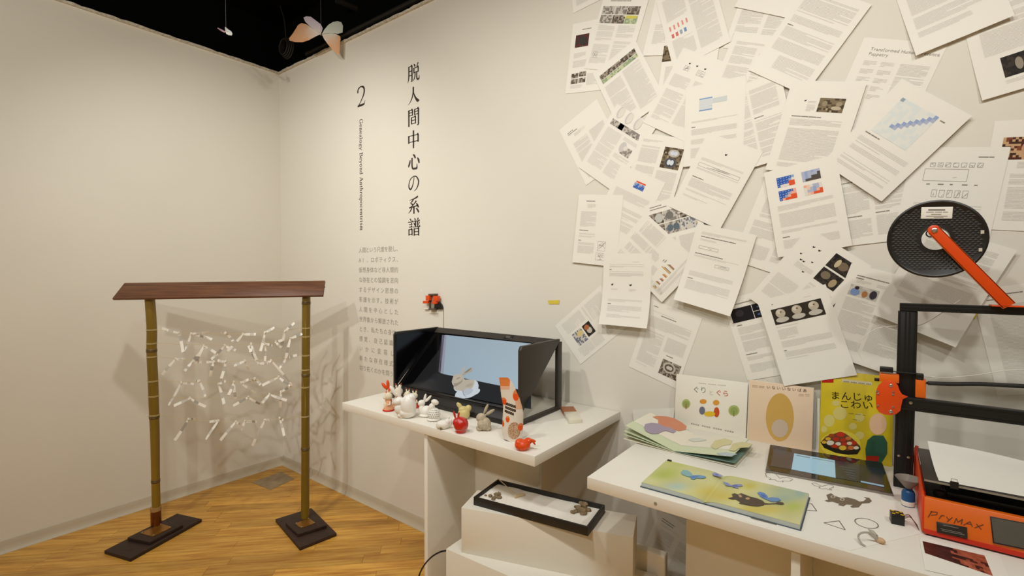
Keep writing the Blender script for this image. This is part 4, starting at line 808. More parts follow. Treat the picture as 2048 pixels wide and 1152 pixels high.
mb.poly([sx_(878, 700), sx_(884, 670), sx_(881, 746), sx_(872, 745), sx_(836, 775), sx_(822, 771)], S(18, 18, 20))
mb.build('screen_picture', SCREEN, mon)
cb_ = crop(880, 720, 12.8); rb = MB()
def rp(pts, col, e, vc=None): rb.poly([sx_(*cb_(*p), e) for p in pts], col, vc)
BE, BE2, BL1, BL2 = S(190, 180, 162), S(160, 146, 124), S(186, 192, 202), S(206, 214, 220)
rp([(530, 330), (560, 230), (610, 175), (648, 185), (620, 270), (570, 350)], S(186, 180, 170), .0003)
rp([(560, 380), (620, 310), (720, 230), (800, 190), (845, 220), (810, 300), (700, 340), (600, 405)], S(176, 166, 152), .0004)
rp([(610, 340), (700, 260), (800, 200), (790, 240), (700, 310)], S(140, 128, 112), .0005)
rp([(300, 560), (320, 480), (350, 390), (440, 360), (540, 355), (590, 400), (600, 460), (640, 500), (760, 500), (880, 505), (960, 560), (990, 650), (980, 740), (1020, 745), (1025, 790), (980, 850), (880, 905), (800, 950), (700, 975), (560, 985), (500, 960), (390, 960), (380, 930), (400, 850), (440, 810), (390, 790), (350, 730), (350, 660), (320, 620)], BL2, .0006)
rp([(300, 560), (320, 480), (350, 390), (440, 360), (540, 355), (590, 400), (600, 460), (640, 500), (760, 500), (880, 505), (880, 600), (830, 710), (740, 790), (640, 830), (590, 800), (480, 780), (390, 760), (350, 700), (350, 640), (320, 600)], BE, .0009)
rp([(350, 600), (440, 590), (540, 540), (580, 480), (570, 560), (500, 620), (400, 680), (355, 670)], BE2, .0012)
rp([(410, 500), (440, 460), (510, 430), (520, 450), (460, 490)], BE2, .0012)
rp([(640, 680), (700, 620), (800, 590), (850, 620), (780, 680), (700, 690)], S(178, 166, 146), .0012)
rp([(600, 830), (620, 760), (700, 720), (800, 740), (860, 760), (800, 850), (700, 900), (620, 890)], BL1, .0011)
rp([(570, 780), (600, 790), (600, 850), (640, 910), (700, 930), (640, 935), (590, 880)], S(150, 156, 166), .0013)
rb.build('screen_rabbit', SCREEN, mon)
# wings: triangle above the screen plane on either side
def wing(x0, x1, m):
    prof = [(YF-.012, ZBt-.01), (YF-.012, ZTp-.012), (YF-.002, ZTp+.003), (YR+.005, ZTp+.003), (YR+.005, ZTp-.006)]
    MB().slab([Vector((x0, y, z)) for y, z in prof], (x1-x0, 0, 0)).build('side_wing', m, mon, bevel=.002)
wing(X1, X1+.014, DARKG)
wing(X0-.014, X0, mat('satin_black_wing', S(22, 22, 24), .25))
# inner face of the left wing is dark gloss
MB().slab([Vector((X0+.0006, y, z)) for y, z in ((YF-.004, ZBt), (YF-.004, ZTp-.012), (YR, ZTp-.012))], (.0006, 0, 0)).build('wing_gloss_panel', mat('wing_gloss', S(10, 10, 13), .12), mon)
# foot frame on each side: bottom bar and rear post
for x in (X0-.014, X1-.004):
    pts = [Vector((x, YF-.02, TZ)), Vector((x, YR+.012, TZ)), Vector((x, YR+.022, TZ+.01)), Vector((x, YR+.022, ZTp-.01)), Vector((x, YR-.006, ZTp-.01)), Vector((x, YR-.006, TZ+.016)), Vector((x, YF+.01, TZ+.016)), Vector((x, YF-.02, TZ+.012))]
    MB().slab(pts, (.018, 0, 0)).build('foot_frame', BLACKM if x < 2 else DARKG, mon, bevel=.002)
# front lip and lower body
MB().tube([Vector((X0, YF-.006, ZBt-.004)), Vector((X1, YF-.006, ZBt-.004))], .011, 16).build('front_lip', mat('gloss_black_lip', S(24, 23, 24), .18), mon, True)
MB().slab([Vector((X0+.004, y, z)) for y, z in ((YF-.04, TZ), (YF-.042, TZ+.02), (YF-.016, ZBt-.006), (YF+.03, ZBt-.012), (YF+.03, TZ))], (X1-X0-.008, 0, 0)).build('lower_body', mat('dark_base', S(26, 21, 17), .5), mon, bevel=.003)
cp = scr(2.30, .955, .001); cxa = .024
cm_ = MB().slab([scr(2.30-cxa, .925, .0006), scr(2.30+cxa, .925, .0006), scr(2.30+cxa+.004, .985, .0006), scr(2.30-cxa+.004, .985, .0006)], snm*.003).build('camera_module', BLACKP, mon, bevel=.001)
MB().slab([scr(2.30-cxa*.5, .94, .0038), scr(2.30+cxa*.5, .94, .0038), scr(2.30+cxa*.5, .97, .0038), scr(2.30-cxa*.5, .97, .0038)], snm*.0006).build('lens_window', mat('grey_window', S(96, 90, 84), .3), cm_)

# ================================================================== RABBIT FIGURES ON THE LEFT TABLE
ROTV = TH                                     # local x runs to the viewer's right, local y away from the viewer
def blob(name, ells, m, parent, k, vox=.0016, flat=False, smooth_it=6, colf=None, spheres=2):
    bm = bmesh.new()
    for e in ells:
        x, z, rx, rz = e[:4]; ry = e[4] if len(e) > 4 and e[4] is not None else rx; tilt = e[5] if len(e) > 5 else 0; y = e[6] if len(e) > 6 else 0
        M = Matrix.Translation((x*k, y*k, z*k)) @ Matrix.Rotation(R(tilt), 4, 'Y') @ Matrix.Diagonal((rx*k, ry*k, rz*k, 1))
        bmesh.ops.create_icosphere(bm, subdivisions=3, radius=1, matrix=M)
    me = bpy.data.meshes.new(name); bm.to_mesh(me); bm.free()
    tmp = bpy.data.objects.new('tmp', me); COL.objects.link(tmp)
    md = tmp.modifiers.new('r', 'REMESH'); md.mode = 'VOXEL'; md.voxel_size = vox
    sm = tmp.modifiers.new('s', 'SMOOTH'); sm.iterations = smooth_it; sm.factor = .5
    if flat: dc = tmp.modifiers.new('d', 'DECIMATE'); dc.ratio = flat
    dg = bpy.context.evaluated_depsgraph_get(); m2 = bpy.data.meshes.new_from_object(tmp.evaluated_get(dg))
    bpy.data.objects.remove(tmp); bpy.data.meshes.remove(me)
    for v in m2.vertices:
        if v.co.z < .0006: v.co.z = 0.0
    z0 = min(v.co.z for v in m2.vertices)
    for v in m2.vertices: v.co.z -= z0
    for p in m2.polygons: p.use_smooth = not flat
    if colf:
        ca = m2.color_attributes.new('Col', 'FLOAT_COLOR', 'POINT')
        for v in m2.vertices: ca.data[v.index].color = (*colf(v.co.x/k, v.co.y/k, v.co.z/k), 1)
    m2.name = name; m2.materials.clear(); m2.materials.append(m)
    o = bpy.data.objects.new(name, m2); COL.objects.link(o)
    if parent: o.parent = parent
    return o
def figure(name, label, base, ells, m, cat='figurine', vox=.0016, flat=False, colf=None, it=6):
    p = tab(*base); k = depth(p)/F_PX
    t = thing(name, label, cat, p, ROTV, 'rabbit figures on the table')
    blob('body', ells, m, t, k, vox, flat, it, colf); return t, k
def dot(t, k, x, z, y, r, m, name='eye', ry=None): return MB().ell((x*k, y*k, z*k), (r*k, (ry or r)*k, r*k), None, 10, 6).build(name, m, t, True, world=False)
CERW = mat('white_glazed_ceramic', S(238, 235, 228), .28, coat=.3)
PLAW = mat('matt_white_resin', S(236, 232, 222), .5)
EYE = mat('black_bead', S(18, 14, 12), .2)
figure('rabbit_figurine', 'small red-orange printed rabbit behind the toy in a red-hemmed dress', (777, 814), [(0, 11, 7, 12), (-1, 27, 5, 10), (-8, 42, 3.2, 9, 3, -38), (-1, 46, 3.2, 9, 3, -6), (7, 35, 6, 3, 3, 20)], REDOR, vox=.0014)
# dressed toy rabbits
CREAM = mat('cream_flocking', S(226, 214, 188), .9); TIP = mat('brown_flocking', S(140, 62, 34), .9); PEACH = mat('peach_dress_cloth', S(224, 160, 122), .85, var=.15, scale=300)
HEM = mat('red_hem_cloth', S(200, 44, 24), .8); APRON = mat('cream_apron', S(232, 216, 184), .85)
def toy(label, base, hs, dress, hem, turn=-25):
    p = tab(*base); k = depth(p)/F_PX*hs
    t = thing('toy_rabbit', label, 'toy', p, ROTV+R(turn), 'dressed toy rabbits on the table')
    b = MB().lathe([(13*k, 0), (14.5*k, 1.5*k), (13*k, 6*k), (9.5*k, 15*k), (7*k, 23*k), (6*k, 27*k), (3*k, 30*k)], 20).build('dress', dress, t, True, world=False)
    MB().lathe([(13.4*k, .2*k), (15.2*k, 1.5*k), (14*k, 4.2*k), (13*k, 4.4*k)], 20).build('hem', hem, b, True, world=False)
    MB().ell((-3*k, -8*k, 14*k), (5*k, 3.5*k, 9*k)).build('apron', APRON, b, True, world=False)
    blob('head', [(0, 37, 10.5, 9.5, 10), (-5, 34, 7, 6, 7, 0, -4)], CREAM, t, k, .0012, smooth_it=4)
    t.children[-1].location.z = 28*k
    for s in (-1, 1):
        e = MB().ell((s*5*k, 2*k, 49*k), (2.4*k, 2*k, 7.5*k), Matrix.Rotation(R(s*14), 3, 'Y')).build('ear', CREAM, t, True, world=False)
        MB().ell((s*6.3*k, 1.6*k, 54*k), (2*k, 2*k, 3.4*k), Matrix.Rotation(R(s*14), 3, 'Y')).build('ear_tip', TIP, e, True, world=False)
        MB().tube([Vector((s*6*k, -1*k, 24*k)), Vector((s*9.5*k, -5*k, 18*k)), Vector((s*5*k, -10*k, 17*k))], [2.6*k, 2.4*k, 2*k], 8).build('arm', CREAM, t, True, world=False)
    dot(t, k, -7, 38, -4.5, 1.2, EYE); dot(t, k, 1, 38, -8.2, 1.2, EYE); dot(t, k, -8.5, 34, -7, .9, TIP, 'nose')
toy('cream toy rabbit in a peach dress with a red hem', (777, 821), .78, PEACH, HEM, -30)
toy('tall cream toy rabbit with pink-lined ears behind the big white ceramic rabbit', (797, 813), .82, PEACH, APRON, 15)
toy('small cream toy rabbit close against the black display wing', (815, 811), .62, HEM, APRON, -20)
toy('cream toy rabbit in a red dress beside the slender white rabbit', (829, 815), .64, HEM, HEM, 0)
figure('rabbit_figurine', 'largest white ceramic rabbit with upright ears', (811, 835), [(6, 24, 16, 23, 15), (4, 10, 17, 11, 14), (-14, 33, 11, 8, 10, -20), (-13, 18, 9, 12, 9), (-24, 53, 4.2, 13, 3.5, -32), (-12, 52, 4.3, 15, 3.5, 2), (-8, 5, 9, 6, 9), (12, 40, 9, 9, 9)], CERW, vox=.0018)
t, k = figure('rabbit_figurine', 'slender white rabbit with two raised round-tipped ears', (850, 833), [(3, 11, 12, 11, 10), (-6, 14, 7, 11, 7), (-7, 27, 7.5, 6.5, 6.5, -10), (0, 38, 2.6, 8.5, 2.6, 14), (7, 36, 2.8, 9, 2.6, 42), (2, 3, 15, 3.5, 11)], PLAW, vox=.0013)
t, k = figure('rabbit_figurine', 'white rabbit with a body pierced by many small holes', (868, 841), [(0, 13, 13, 13, 12), (-5, 26, 6.5, 10, 6, 18), (2, 37, 8, 5.5, 6, 20), (-1, 3, 14, 3.5, 12)], PLAW, vox=.0014)
mb = MB(); HOLE = mat('dark_hole', S(70, 62, 52), .9)
for row in range(6):
    for q in range(-3, 4):
        a = R(q*17+(8 if row % 2 else 0)-5); b = R(-30+row*19)
        n_ = Vector((math.sin(a)*math.cos(b), -math.cos(a)*math.cos(b), math.sin(b))); c = Vector((n_.x*12.6*k, n_.y*11.7*k, (13+n_.z*12.4)*k))
        M = n_.to_track_quat('Z', 'Y').to_matrix().to_4x4()
        mb.lathe([(.85*k, 0), (.85*k, .35*k), (0, .35*k)], 8, Matrix.Translation(c) @ M)
tag(mb.build('hole_pattern', HOLE, t, world=False), kind='stuff')
t, k = figure('rabbit_figurine', 'low white crouching rabbit beside the glossy red rabbit', (888, 857), [(-2, 8, 14, 9, 11), (7, 14, 7, 6, 7), (9, 21, 2.2, 5, 2, 30), (13, 12, 4, 8, 4), (-8, 6, 8, 7, 9)], PLAW, vox=.0013)
dot(t, k, -5, 3, -10.2, 2.6, mat('grey_hole_plug', S(120, 112, 84), .7), 'base_hole', 1.0)
figure('rabbit_figurine', 'pale yellow translucent jelly rabbit behind the glossy red rabbit', (928, 838), [(0, 11, 12.5, 12, 10), (9, 22, 6.5, 6.5, 6), (-9, 27, 4.5, 8, 3.5, -42), (-2, 20, 9, 6, 7)], mat('yellow_translucent_silicone', S(224, 206, 138), .35, sss=.5, trans=.15), vox=.0014)
figure('rabbit_figurine', 'glossy red round rabbit', (921, 865), [(1, 16, 15, 16, 14), (-6, 20, 10, 10, 10), (-12, 36, 2.3, 8, 2.2, -14), (-4, 35, 2.3, 6.5, 2.2, 10), (0, 3, 11, 4, 11)], mat('red_glossy_lacquer', S(196, 24, 10), .12, coat=.8, bump=.5, bscale=220), vox=.0014, it=2)
figure('rabbit_figurine', 'grey-beige felted rabbit with long spread ears', (967, 861), [(2, 14, 13, 13, 12), (-5, 26, 10, 9, 9, -15), (5, 44, 3, 11, 2.4, 24), (13, 37, 3.4, 11.5, 2.4, 58), (-8, 5, 7, 5.5, 8), (9, 5, 7, 5.5, 8), (-4, 15, 8, 9, 9, 0, -5)], mat('grey_beige_felt', S(188, 174, 150), .95, var=.2, scale=150, bump=.6, bscale=400), vox=.0014)
figure('rabbit_figurine', 'bright orange faceted rabbit lying by the snack pouch', (1048, 900), [(-3, 10, 16, 11, 13), (8, 18, 8, 7, 8), (18, 20, 2, 7, 2.4, 112), (19, 15, 2, 7, 2.4, 140), (-8, 16, 10, 7, 10)], REDOR, vox=.0022, flat=.05, it=1)

# snack pouch
bp = tab(1024, 880); pk = depth(bp)/F_PX
pouch = thing('snack_pouch', 'upright orange and white food pouch with a dark label and a round seed window', 'pouch', bp, ROTV)
def interp(tbl, v):
    for (v0, a0), (v1, a1) in zip(tbl, tbl[1:]):
        if v <= v1: return a0+(a1-a0)*(v-v0)/(v1-v0)
    return tbl[-1][1]
Lx = [(35, 55), (120, 68), (300, 88), (450, 118), (560, 112), (650, 106), (820, 96), (905, 120)]
Rx = [(35, 185), (120, 262), (215, 300), (330, 352), (450, 388), (550, 408), (700, 404), (820, 398), (985, 388)]
def pcol(u, v, rg):
    W_ = S(226, 216, 202); O1 = S(222, 128, 66); O2 = S(230, 86, 24); PE = S(226, 178, 146)
    if v < 200 and u < 215-(v-40)*.05 and v > 30: return O1 if v < 150 else PE
    for cx, cy, rx, ry in ((300, 285, 46, 78), (122, 368, 42, 52), (182, 620, 28, 46), (368, 735, 42, 55), (116, 690, 16, 45)):
        if ((u-cx)/rx)**2+((v-cy)/ry)**2 < 1: return O2 if v > cy-ry*.3 else O1
    for o, w_ in ((0, 150), (55, 150), (110, 120)):
        c = 398+o+.33*(u-150)
        if 148-o*.1 < u < 148+w_ and abs(v-c) < 19: return S(58, 46, 38) if not (abs(v-c) < 4 and 165 < u < 148+w_-20) else S(120, 108, 94)
    if ((u-275)/92)**2+((v-780)/122)**2 < 1: return S(*rg.choice(((206, 168, 140), (176, 132, 104), (150, 96, 70), (222, 196, 170), (190, 180, 130))))
    if u > 290 and v < 480: return PE
    return W_
rg = random.Random(4); mb = MB(); NR, NC = 110, 60; rows = []
for j in range(NR+1):
    v = 30+(985-30)*j/NR; l = interp(Lx, v); r = interp(Rx, v); vv = 960 if False else v
    th_ = .0012+.017*max(0, min(1, (v-60)/700))**1.1
    row = []
    for i in range(NC+1):
        a = i/NC; u = l+(r-l)*a
        bot = 905+80*a
        vz = v if v < bot else bot
        x = (990+u/7.2-1024)*pk; z = (880-(750+vz/7.2))*pk*1.0
        row.append((x, -th_*math.sin(math.pi*a)**.6 if 0 < a < 1 else 0.0, max(z, 0), u, v))
    rows.append(row)
off_z = 0
for j in range(NR):
    for i in range(NC):
        q = [rows[j][i], rows[j+1][i], rows[j+1][i+1], rows[j][i+1]]
        u = sum(t_[3] for t_ in q)/4; v = sum(t_[4] for t_ in q)/4; c = pcol(u, v, rg)
        mb.add([t_[:3] for t_ in q], [(0, 1, 2, 3)], c)
        mb.add([(t_[0], -t_[1]*.9, t_[2]) for t_ in q], [(3, 2, 1, 0)], S(224, 196, 172))
pb = mb.build('pouch_body', INKG, pouch, True, world=False)

# two-tone soap bar
pts = [tab(x, y, .016) for x, y in [(1121, 813), (1147, 812.5), (1164, 838), (1138, 840)]]
m1 = pts[0].lerp(pts[3], .42); m2 = pts[1].lerp(pts[2], .42)
sb = thing('soap_bar', 'brown and white two-tone soap bar by the wall end of the display table', 'soap', sum(pts, Vector())/4-Vector((0, 0, .016)))
MB().slab([pts[0], pts[1], m2, m1], (0, 0, -.016)).build('brown_half', mat('brown_soap', S(172, 112, 74), .6, var=.15, scale=80), sb, bevel=.001)
MB().slab([m1, m2, pts[2], pts[3]], (0, 0, -.016)).build('white_half', mat('white_soap', S(226, 220, 200), .45, sss=.2), sb, bevel=.0015)

# ================================================================== SMALL DEVICE ON THE WALL
cw = crop(830, 570, 16.46)
dv = thing('wall_gadget', 'small gadget with orange clips mounted on the wall above the display', 'gadget', wall(*cw(600, 800)))
def wbox(name, u0, v0, u1, v1, y0, y1, m, par=None, bev=.0008):
    q = [at(*cw(u, v), 1, -(y0+y1)/2) for u, v in ((u0, v0), (u1, v0), (u1, v1), (u0, v1))]
    q = [Vector((p.x, -y0, p.z)) for p in q]
    return MB().slab(q, (0, -(y1-y0), 0)).build(name, m, par or dv, bevel=bev)
GADG = mat('clear_grey_acrylic', S(170, 160, 144), .3); BRN = mat('brown_grey_bracket', S(92, 80, 66), .5)
wbox('backplate', 480, 790, 765, 930, 0, .004, WHITE); wbox('ledge', 315, 770, 500, 800, 0, .012, WHITE)
ch = wbox('channel', 500, 285, 700, 345, 0, .03, BRN); wbox('channel_foot', 505, 765, 700, 820, 0, .03, BRN); wbox('circuit_board', 535, 345, 690, 765, .004, .012, GADG)
wbox('rail', 505, 345, 540, 770, 0, .02, BRN)
for b_ in ((400, 345, 520, 510), (305, 520, 465, 605), (640, 360, 780, 530), (600, 530, 730, 620)): wbox('orange_clip', *b_, .012, .034, REDOR)
hc = [at(*cw(770+(-130 if False else 0), 785), 1, -.006)]
q = [(660, 785), (700, 600), (760, 550), (830, 570), (890, 640), (925, 720), (935, 785)]
MB().slab([Vector((p.x, -.001, p.z)) for p in [at(*cw(*a), 1, -.004) for a in q]], (0, -.014, 0)).build('speaker_disc', BLACKP, dv, bevel=.001)
for a, b_ in (((380, 440), (205, 160)), ((750, 370), (760, 240))):
    MB().tube([at(*cw(*a), 1, -.02), at(*cw(*b_), 1, -.016)], .0006, 5).build('wire', STEEL, dv)
tag(MB().tube([at(886.5, 617, 1, -.004), at(886.8, 640, 1, -.004), at(887.2, 700, 1, -.004)], .0013, 6).build('wall_cable', mat('pale_cable', S(150, 142, 124), .6)), 'thin pale cable running down the wall behind the display', 'cable')

# ================================================================== PAPER BUTTERFLIES HANGING FROM THE CEILING
BFLY = attr_mat('pearly_wing_paper', .6, sss=.1)
def butterfly(label, body, Z, wings, cf, thread_px, axis):
    c = CAM+ray(*body)*Z
    t = thing('paper_butterfly', label, 'butterfly', c)
    for pts, tilt, cols in wings:
        pl_n = (-FW*math.cos(tilt[0])+RT*math.sin(tilt[0])*math.cos(tilt[1])+UP*math.sin(tilt[0])*math.sin(tilt[1])).normalized()
        q = [onp(*cf(*p), c, pl_n) for p in pts]; cc = sum(q, Vector())/len(q); n = len(q)
        mb = MB(); vc = [S(*x) for x in cols]
        ring = [cc.lerp(p, .55)+pl_n*.002 for p in q]
        def colat(p):
            ws = [1/((p-a).length+.004)**2 for a in q]; s_ = sum(ws); return tuple(sum(w_*v[i] for w_, v in zip(ws, vc))/s_ for i in range(3))
        vs = [cc]+ring+q; cl_ = [colat(v) for v in vs]
        fs = [(0, 1+i, 1+(i+1) % n) for i in range(n)]+[(1+i, 1+n+i, 1+n+(i+1) % n, 1+(i+1) % n) for i in range(n)]
        mb.add(vs, fs, vcols=cl_)
        mb.add([v-pl_n*.0008 for v in vs], [f[::-1] for f in fs], vcols=cl_); mb.build('wing', BFLY, t, True)
    MB().tube([c+axis*.012, c-axis*.012], [.0016, .0022], 6).build('butterfly_body', mat('pale_body', S(214, 196, 190), .6), t)
    top = Vector((c.x, c.y, 3.42)); MB().tube([c+Vector((0, 0, .004)), top], .0007, 5).build('thread', mat('grey_thread', S(150, 146, 140), .7), t)
c6 = crop(400, 0, 6.4)
PK, OR, MI, WH_ = (240, 226, 238), (240, 184, 138), (238, 244, 230), (244, 233, 222)
butterfly('large pastel paper butterfly hanging in front of the dark ceiling', (642, 67), 3.02, [
  ([(1550, 430), (1570, 360), (1545, 310), (1500, 275), (1420, 215), (1360, 208), (1325, 225), (1345, 275), (1400, 330), (1470, 385)], (.5, 2.6), [WH_, PK, PK, PK, PK, PK, PK, PK, PK, WH_]),
  ([(1550, 435), (1470, 385), (1420, 350), (1360, 310), (1300, 295), (1255, 320), (1225, 370), (1190, 425), (1140, 490), (1145, 520), (1220, 538), (1310, 540), (1390, 515), (1480, 465)], (.62, 3.2), [WH_, WH_, WH_, OR, OR, OR, OR, OR, OR, OR, OR, OR, OR, WH_]),
  ([(1560, 435), (1590, 380), (1640, 320), (1700, 282), (1760, 270), (1810, 285), (1830, 330), (1825, 415), (1770, 432), (1680, 425)], (.5, .5), [WH_, MI, MI, MI, MI, MI, MI, MI, MI, MI]),
  ([(1560, 440), (1680, 428), (1740, 435), (1795, 465), (1800, 500), (1788, 590), (1790, 630), (1775, 705), (1700, 640), (1640, 570), (1590, 500)], (.6, -.2), [WH_, MI, WH_, OR, OR, OR, OR, OR, OR, OR, WH_])], c6, None, UP)
butterfly('tiny white paper butterfly hung further back with one pink wing edge', (452, 63), 2.9, [
  ([(325, 400), (318, 345), (335, 350), (360, 375), (400, 400), (415, 430), (408, 452), (370, 450), (335, 432)], (.5, .6), [(244, 246, 240)]*9),
  ([(328, 410), (290, 382), (225, 352), (222, 362), (270, 398), (310, 418)], (.7, 2.8), [(240, 190, 206)]*6)], c6, None, RT)

# ================================================================== PICTURE BOOKS STANDING AGAINST THE WALL
def upright_book(label, x0, x1, h, y_bot, y_top, cover, edge, thick=.011):
    o = Vector(((x0+x1)/2, y_bot+.008, TZ)); t = thing('picture_book', label, 'book', o)
    up = Vector((0, y_top-y_bot, h)).normalized(); n = Vector((0, -up.z, up.y))
    a = Vector((x0, y_bot, TZ)); b = Vector((x1, y_bot, TZ)); L_ = Vector((0, y_top-y_bot, h))
    MB().slab([a, b, b+L_, a+L_], -n*.0022).build('front_cover', cover, t, bevel=.0006)
    MB().slab([a-n*(thick-.0022), b-n*(thick-.0022), b+L_-n*(thick-.0022), a+L_-n*(thick-.0022)], -n*.0022).build('back_cover', edge, t, bevel=.0006)
    MB().slab([p-n*.0022 for p in (a+up*.003, b-Vector((.003, 0, 0))+up*.003, b+L_-Vector((.003, 0, 0))-up*.003, a+L_-up*.003)], -n*(thick-.0044)).build('page_block', PAPER, t)
    MB().slab([a-Vector((.0015, 0, 0)), a+L_-Vector((.0015, 0, 0)), a+L_, a], -n*thick).build('spine', edge, t)
    art = MB()
    def f(px, py, e=.0005): return onp(px, py, a+n*e, n)
    def txt(s_, p, q, col, adv=1.0, e=.0008):            # baseline from pixel p to pixel q
        P, Q = f(*p, e), f(*q, e); d = (Q-P); dn_ = d.normalized(); u_ = n.cross(dn_).normalized(); u_ = u_ if u_.z > 0 else -u_
        st = d.length/len(s_)
        for i, ch in enumerate(s_):
            if ch == ' ': continue
            vs, fs, _ = glyph(ch); sz = st*adv
            art.add([P+dn_*(i*st+v[0]*sz)+u_*(v[1]*sz) for v in vs], fs, col)
    def dash(p, q, n, hgt=.0035, col=(150, 140, 124)):   # print too small to read in the photo
        P, Q = f(*p, .0008), f(*q, .0008); d = Q-P; u_ = n_up
        for i in range(n):
            if i % 5 == 4: continue
            a_ = P+d*((i+.12)/n); b_ = P+d*((i+.82)/n); art.add([a_, b_, b_+u_*hgt, a_+u_*hgt], [(0, 1, 2, 3)], S(*col))
    n_up = up
    return t, art, f, txt, dash
COVW = mat('cream_book_cover', S(236, 231, 216), .45); COVP = mat('peach_book_cover', S(230, 204, 174), .45)
t, art, f, txt, dash = upright_book('white landscape picture book titled in grey and red hiragana', 3.018, 3.268, .193, -.046, -.026, COVW, COVW)
cA = crop(1360, 750, 8.864)
def P_(fn, c, pts, col, e=.0006): art.poly([fn(*c(*p), e) for p in pts], S(*col))
dash(cA(330, 150), cA(815, 195), 14, .0026, (196, 190, 178))
txt('ぐり', cA(225, 300), cA(480, 320), S(128, 132, 124), 1.0)
txt('と', cA(505, 345), cA(600, 352), S(200, 195, 184), 1.0)
txt('ぐら', cA(625, 350), cA(870, 378), S(196, 78, 54), 1.0)
for cx, cy, r, ry in ((108, 510, 74, 82), (955, 630, 98, 96)):
    P_(f, cA, ellp(cx, cy, r, ry, 18), (170, 182, 110)); P_(f, cA, ellp(cx, cy+8, r*.72, ry*.7, 16), (146, 164, 92), .0008)
    P_(f, cA, [(cx-9, cy+ry+8), (cx+9, cy+ry+8), (cx+5, cy), (cx-5, cy)], (150, 108, 70), .001)
P_(f, cA, ellp(410, 470, 62, 42, 16), (216, 150, 60), .0008); P_(f, cA, ellp(640, 490, 58, 48, 16), (218, 158, 62), .0008)      # plain colour spots only
P_(f, cA, ellp(392, 630, 52, 72, 16), (110, 112, 132), .001); P_(f, cA, ellp(648, 660, 50, 90, 16), (196, 82, 36), .001)
P_(f, cA, ellp(525, 690, 100, 46, 18), (222, 186, 50), .0013)
dash(cA(190, 870), cA(955, 1025), 19, .004, (164, 158, 146))
tag(art.build('cover_print', INKG, t), kind='stuff')
t, art, f, txt, dash = upright_book('peach picture book with one ochre and pale oval on its cover', 3.273, 3.466, .205, -.047, -.024, COVP, COVW)
cB = crop(1490, 750, 7.68)
dash(cB(110, 165), cB(300, 180), 9, .0018, (170, 148, 120)); dash(cB(110, 185), cB(300, 200), 9, .0018, (170, 148, 120))
txt('いないいないばあ', cB(330, 205), cB(970, 265), S(96, 76, 56), .8)
dash(cB(825, 300), cB(990, 306), 9, .0016, (170, 148, 120)); dash(cB(825, 320), cB(990, 328), 8, .0016, (170, 148, 120))
P_(f, cB, ellp(535, 650, 215, 370, 30), (206, 166, 88), .0006)   # plain stand-in shapes
P_(f, cB, ellp(535, 820, 128, 140, 24), (200, 180, 160), .0012)
tag(art.build('cover_print', INKG, t), kind='stuff')
YEL = mat('yellow_book_cover', S(214, 190, 30), .4, var=.1, scale=14)
t, art, f, txt, dash = upright_book('yellow picture book with bold black brush title and a tray of round sweets', 3.487, 3.672, .268, -.046, -.022, YEL, mat('yellow_edge', S(196, 176, 60), .5))
cC = crop(1480, 740, 4.43)
P_(f, cC, [(725, 40), (830, 40), (828, 112), (725, 112)], (190, 36, 22)); P_(f, cC, [(905, 78), (1168, 108), (1166, 136), (903, 106)], (222, 212, 180))
dash(cC(915, 104), cC(1160, 131), 18, .0026, (130, 118, 84)); dash(cC(960, 385), cC(1110, 405), 12, .0018, (120, 104, 40)); dash(cC(1000, 440), cC(1060, 450), 6, .0018, (120, 104, 40))
txt('まんじゅう', cC(800, 252), cC(1290, 282), S(24, 18, 14), 1.0)
txt('こわい', cC(880, 330), cC(1190, 345), S(24, 18, 14), .95)
for x, y, rx, ry in ((790, 450, 50, 56), (885, 385, 62, 60), (745, 525, 28, 30), (850, 295, 36, 26), (1060, 580, 40, 36), (1000, 500, 36, 30), (1060, 420, 44, 40)): P_(f, cC, ellp(x, y, rx, ry, 14), (214, 200, 116), .0005)
P_(f, cC, ellp(890, 655, 180, 118, 26), (226, 208, 70), .0007)
P_(f, cC, [(712, 640), (745, 690), (850, 735), (960, 752), (1040, 745), (1068, 700), (1060, 670), (960, 715), (820, 690), (730, 630)], (40, 36, 26), .001)
P_(f, cC, [(715, 640), (760, 590), (860, 555), (930, 560), (1000, 610), (1060, 670), (1040, 720), (950, 730), (820, 700), (735, 665)], (120, 70, 40), .0009)
rs = random.Random(8)
for i, (x, y, r) in enumerate([(890, 570, 38), (810, 580, 26), (780, 610, 24), (850, 612, 28), (915, 620, 26), (960, 605, 26), (800, 645, 34), (870, 655, 26), (925, 655, 26), (1005, 645, 30), (970, 650, 24), (840, 675, 26), (910, 690, 34), (985, 690, 30), (1030, 690, 24), (745, 640, 22)]):
    P_(f, cC, ellp(x, y, r, r*.62, 14), rs.choice([(232, 226, 210), (196, 52, 28), (170, 74, 30), (226, 186, 60), (230, 214, 180), (206, 120, 60)]), .0011+.00012*i)
P_(f, cC, [(1110, 700), (1130, 620), (1180, 580), (1270, 580), (1305, 640), (1305, 740), (1250, 830), (1120, 820)], (46, 92, 70), .001)          # plain colour shapes
P_(f, cC, [(1120, 760), (1235, 765), (1225, 810), (1115, 800)], (176, 40, 24), .0013); P_(f, cC, ellp(1222, 480, 78, 96, 22), (226, 186, 150), .0012)
P_(f, cC, [(1120, 805), (1225, 812), (1250, 850), (1110, 840)], (34, 42, 40), .0014)
tag(art.build('cover_print', INKG, t), kind='stuff')
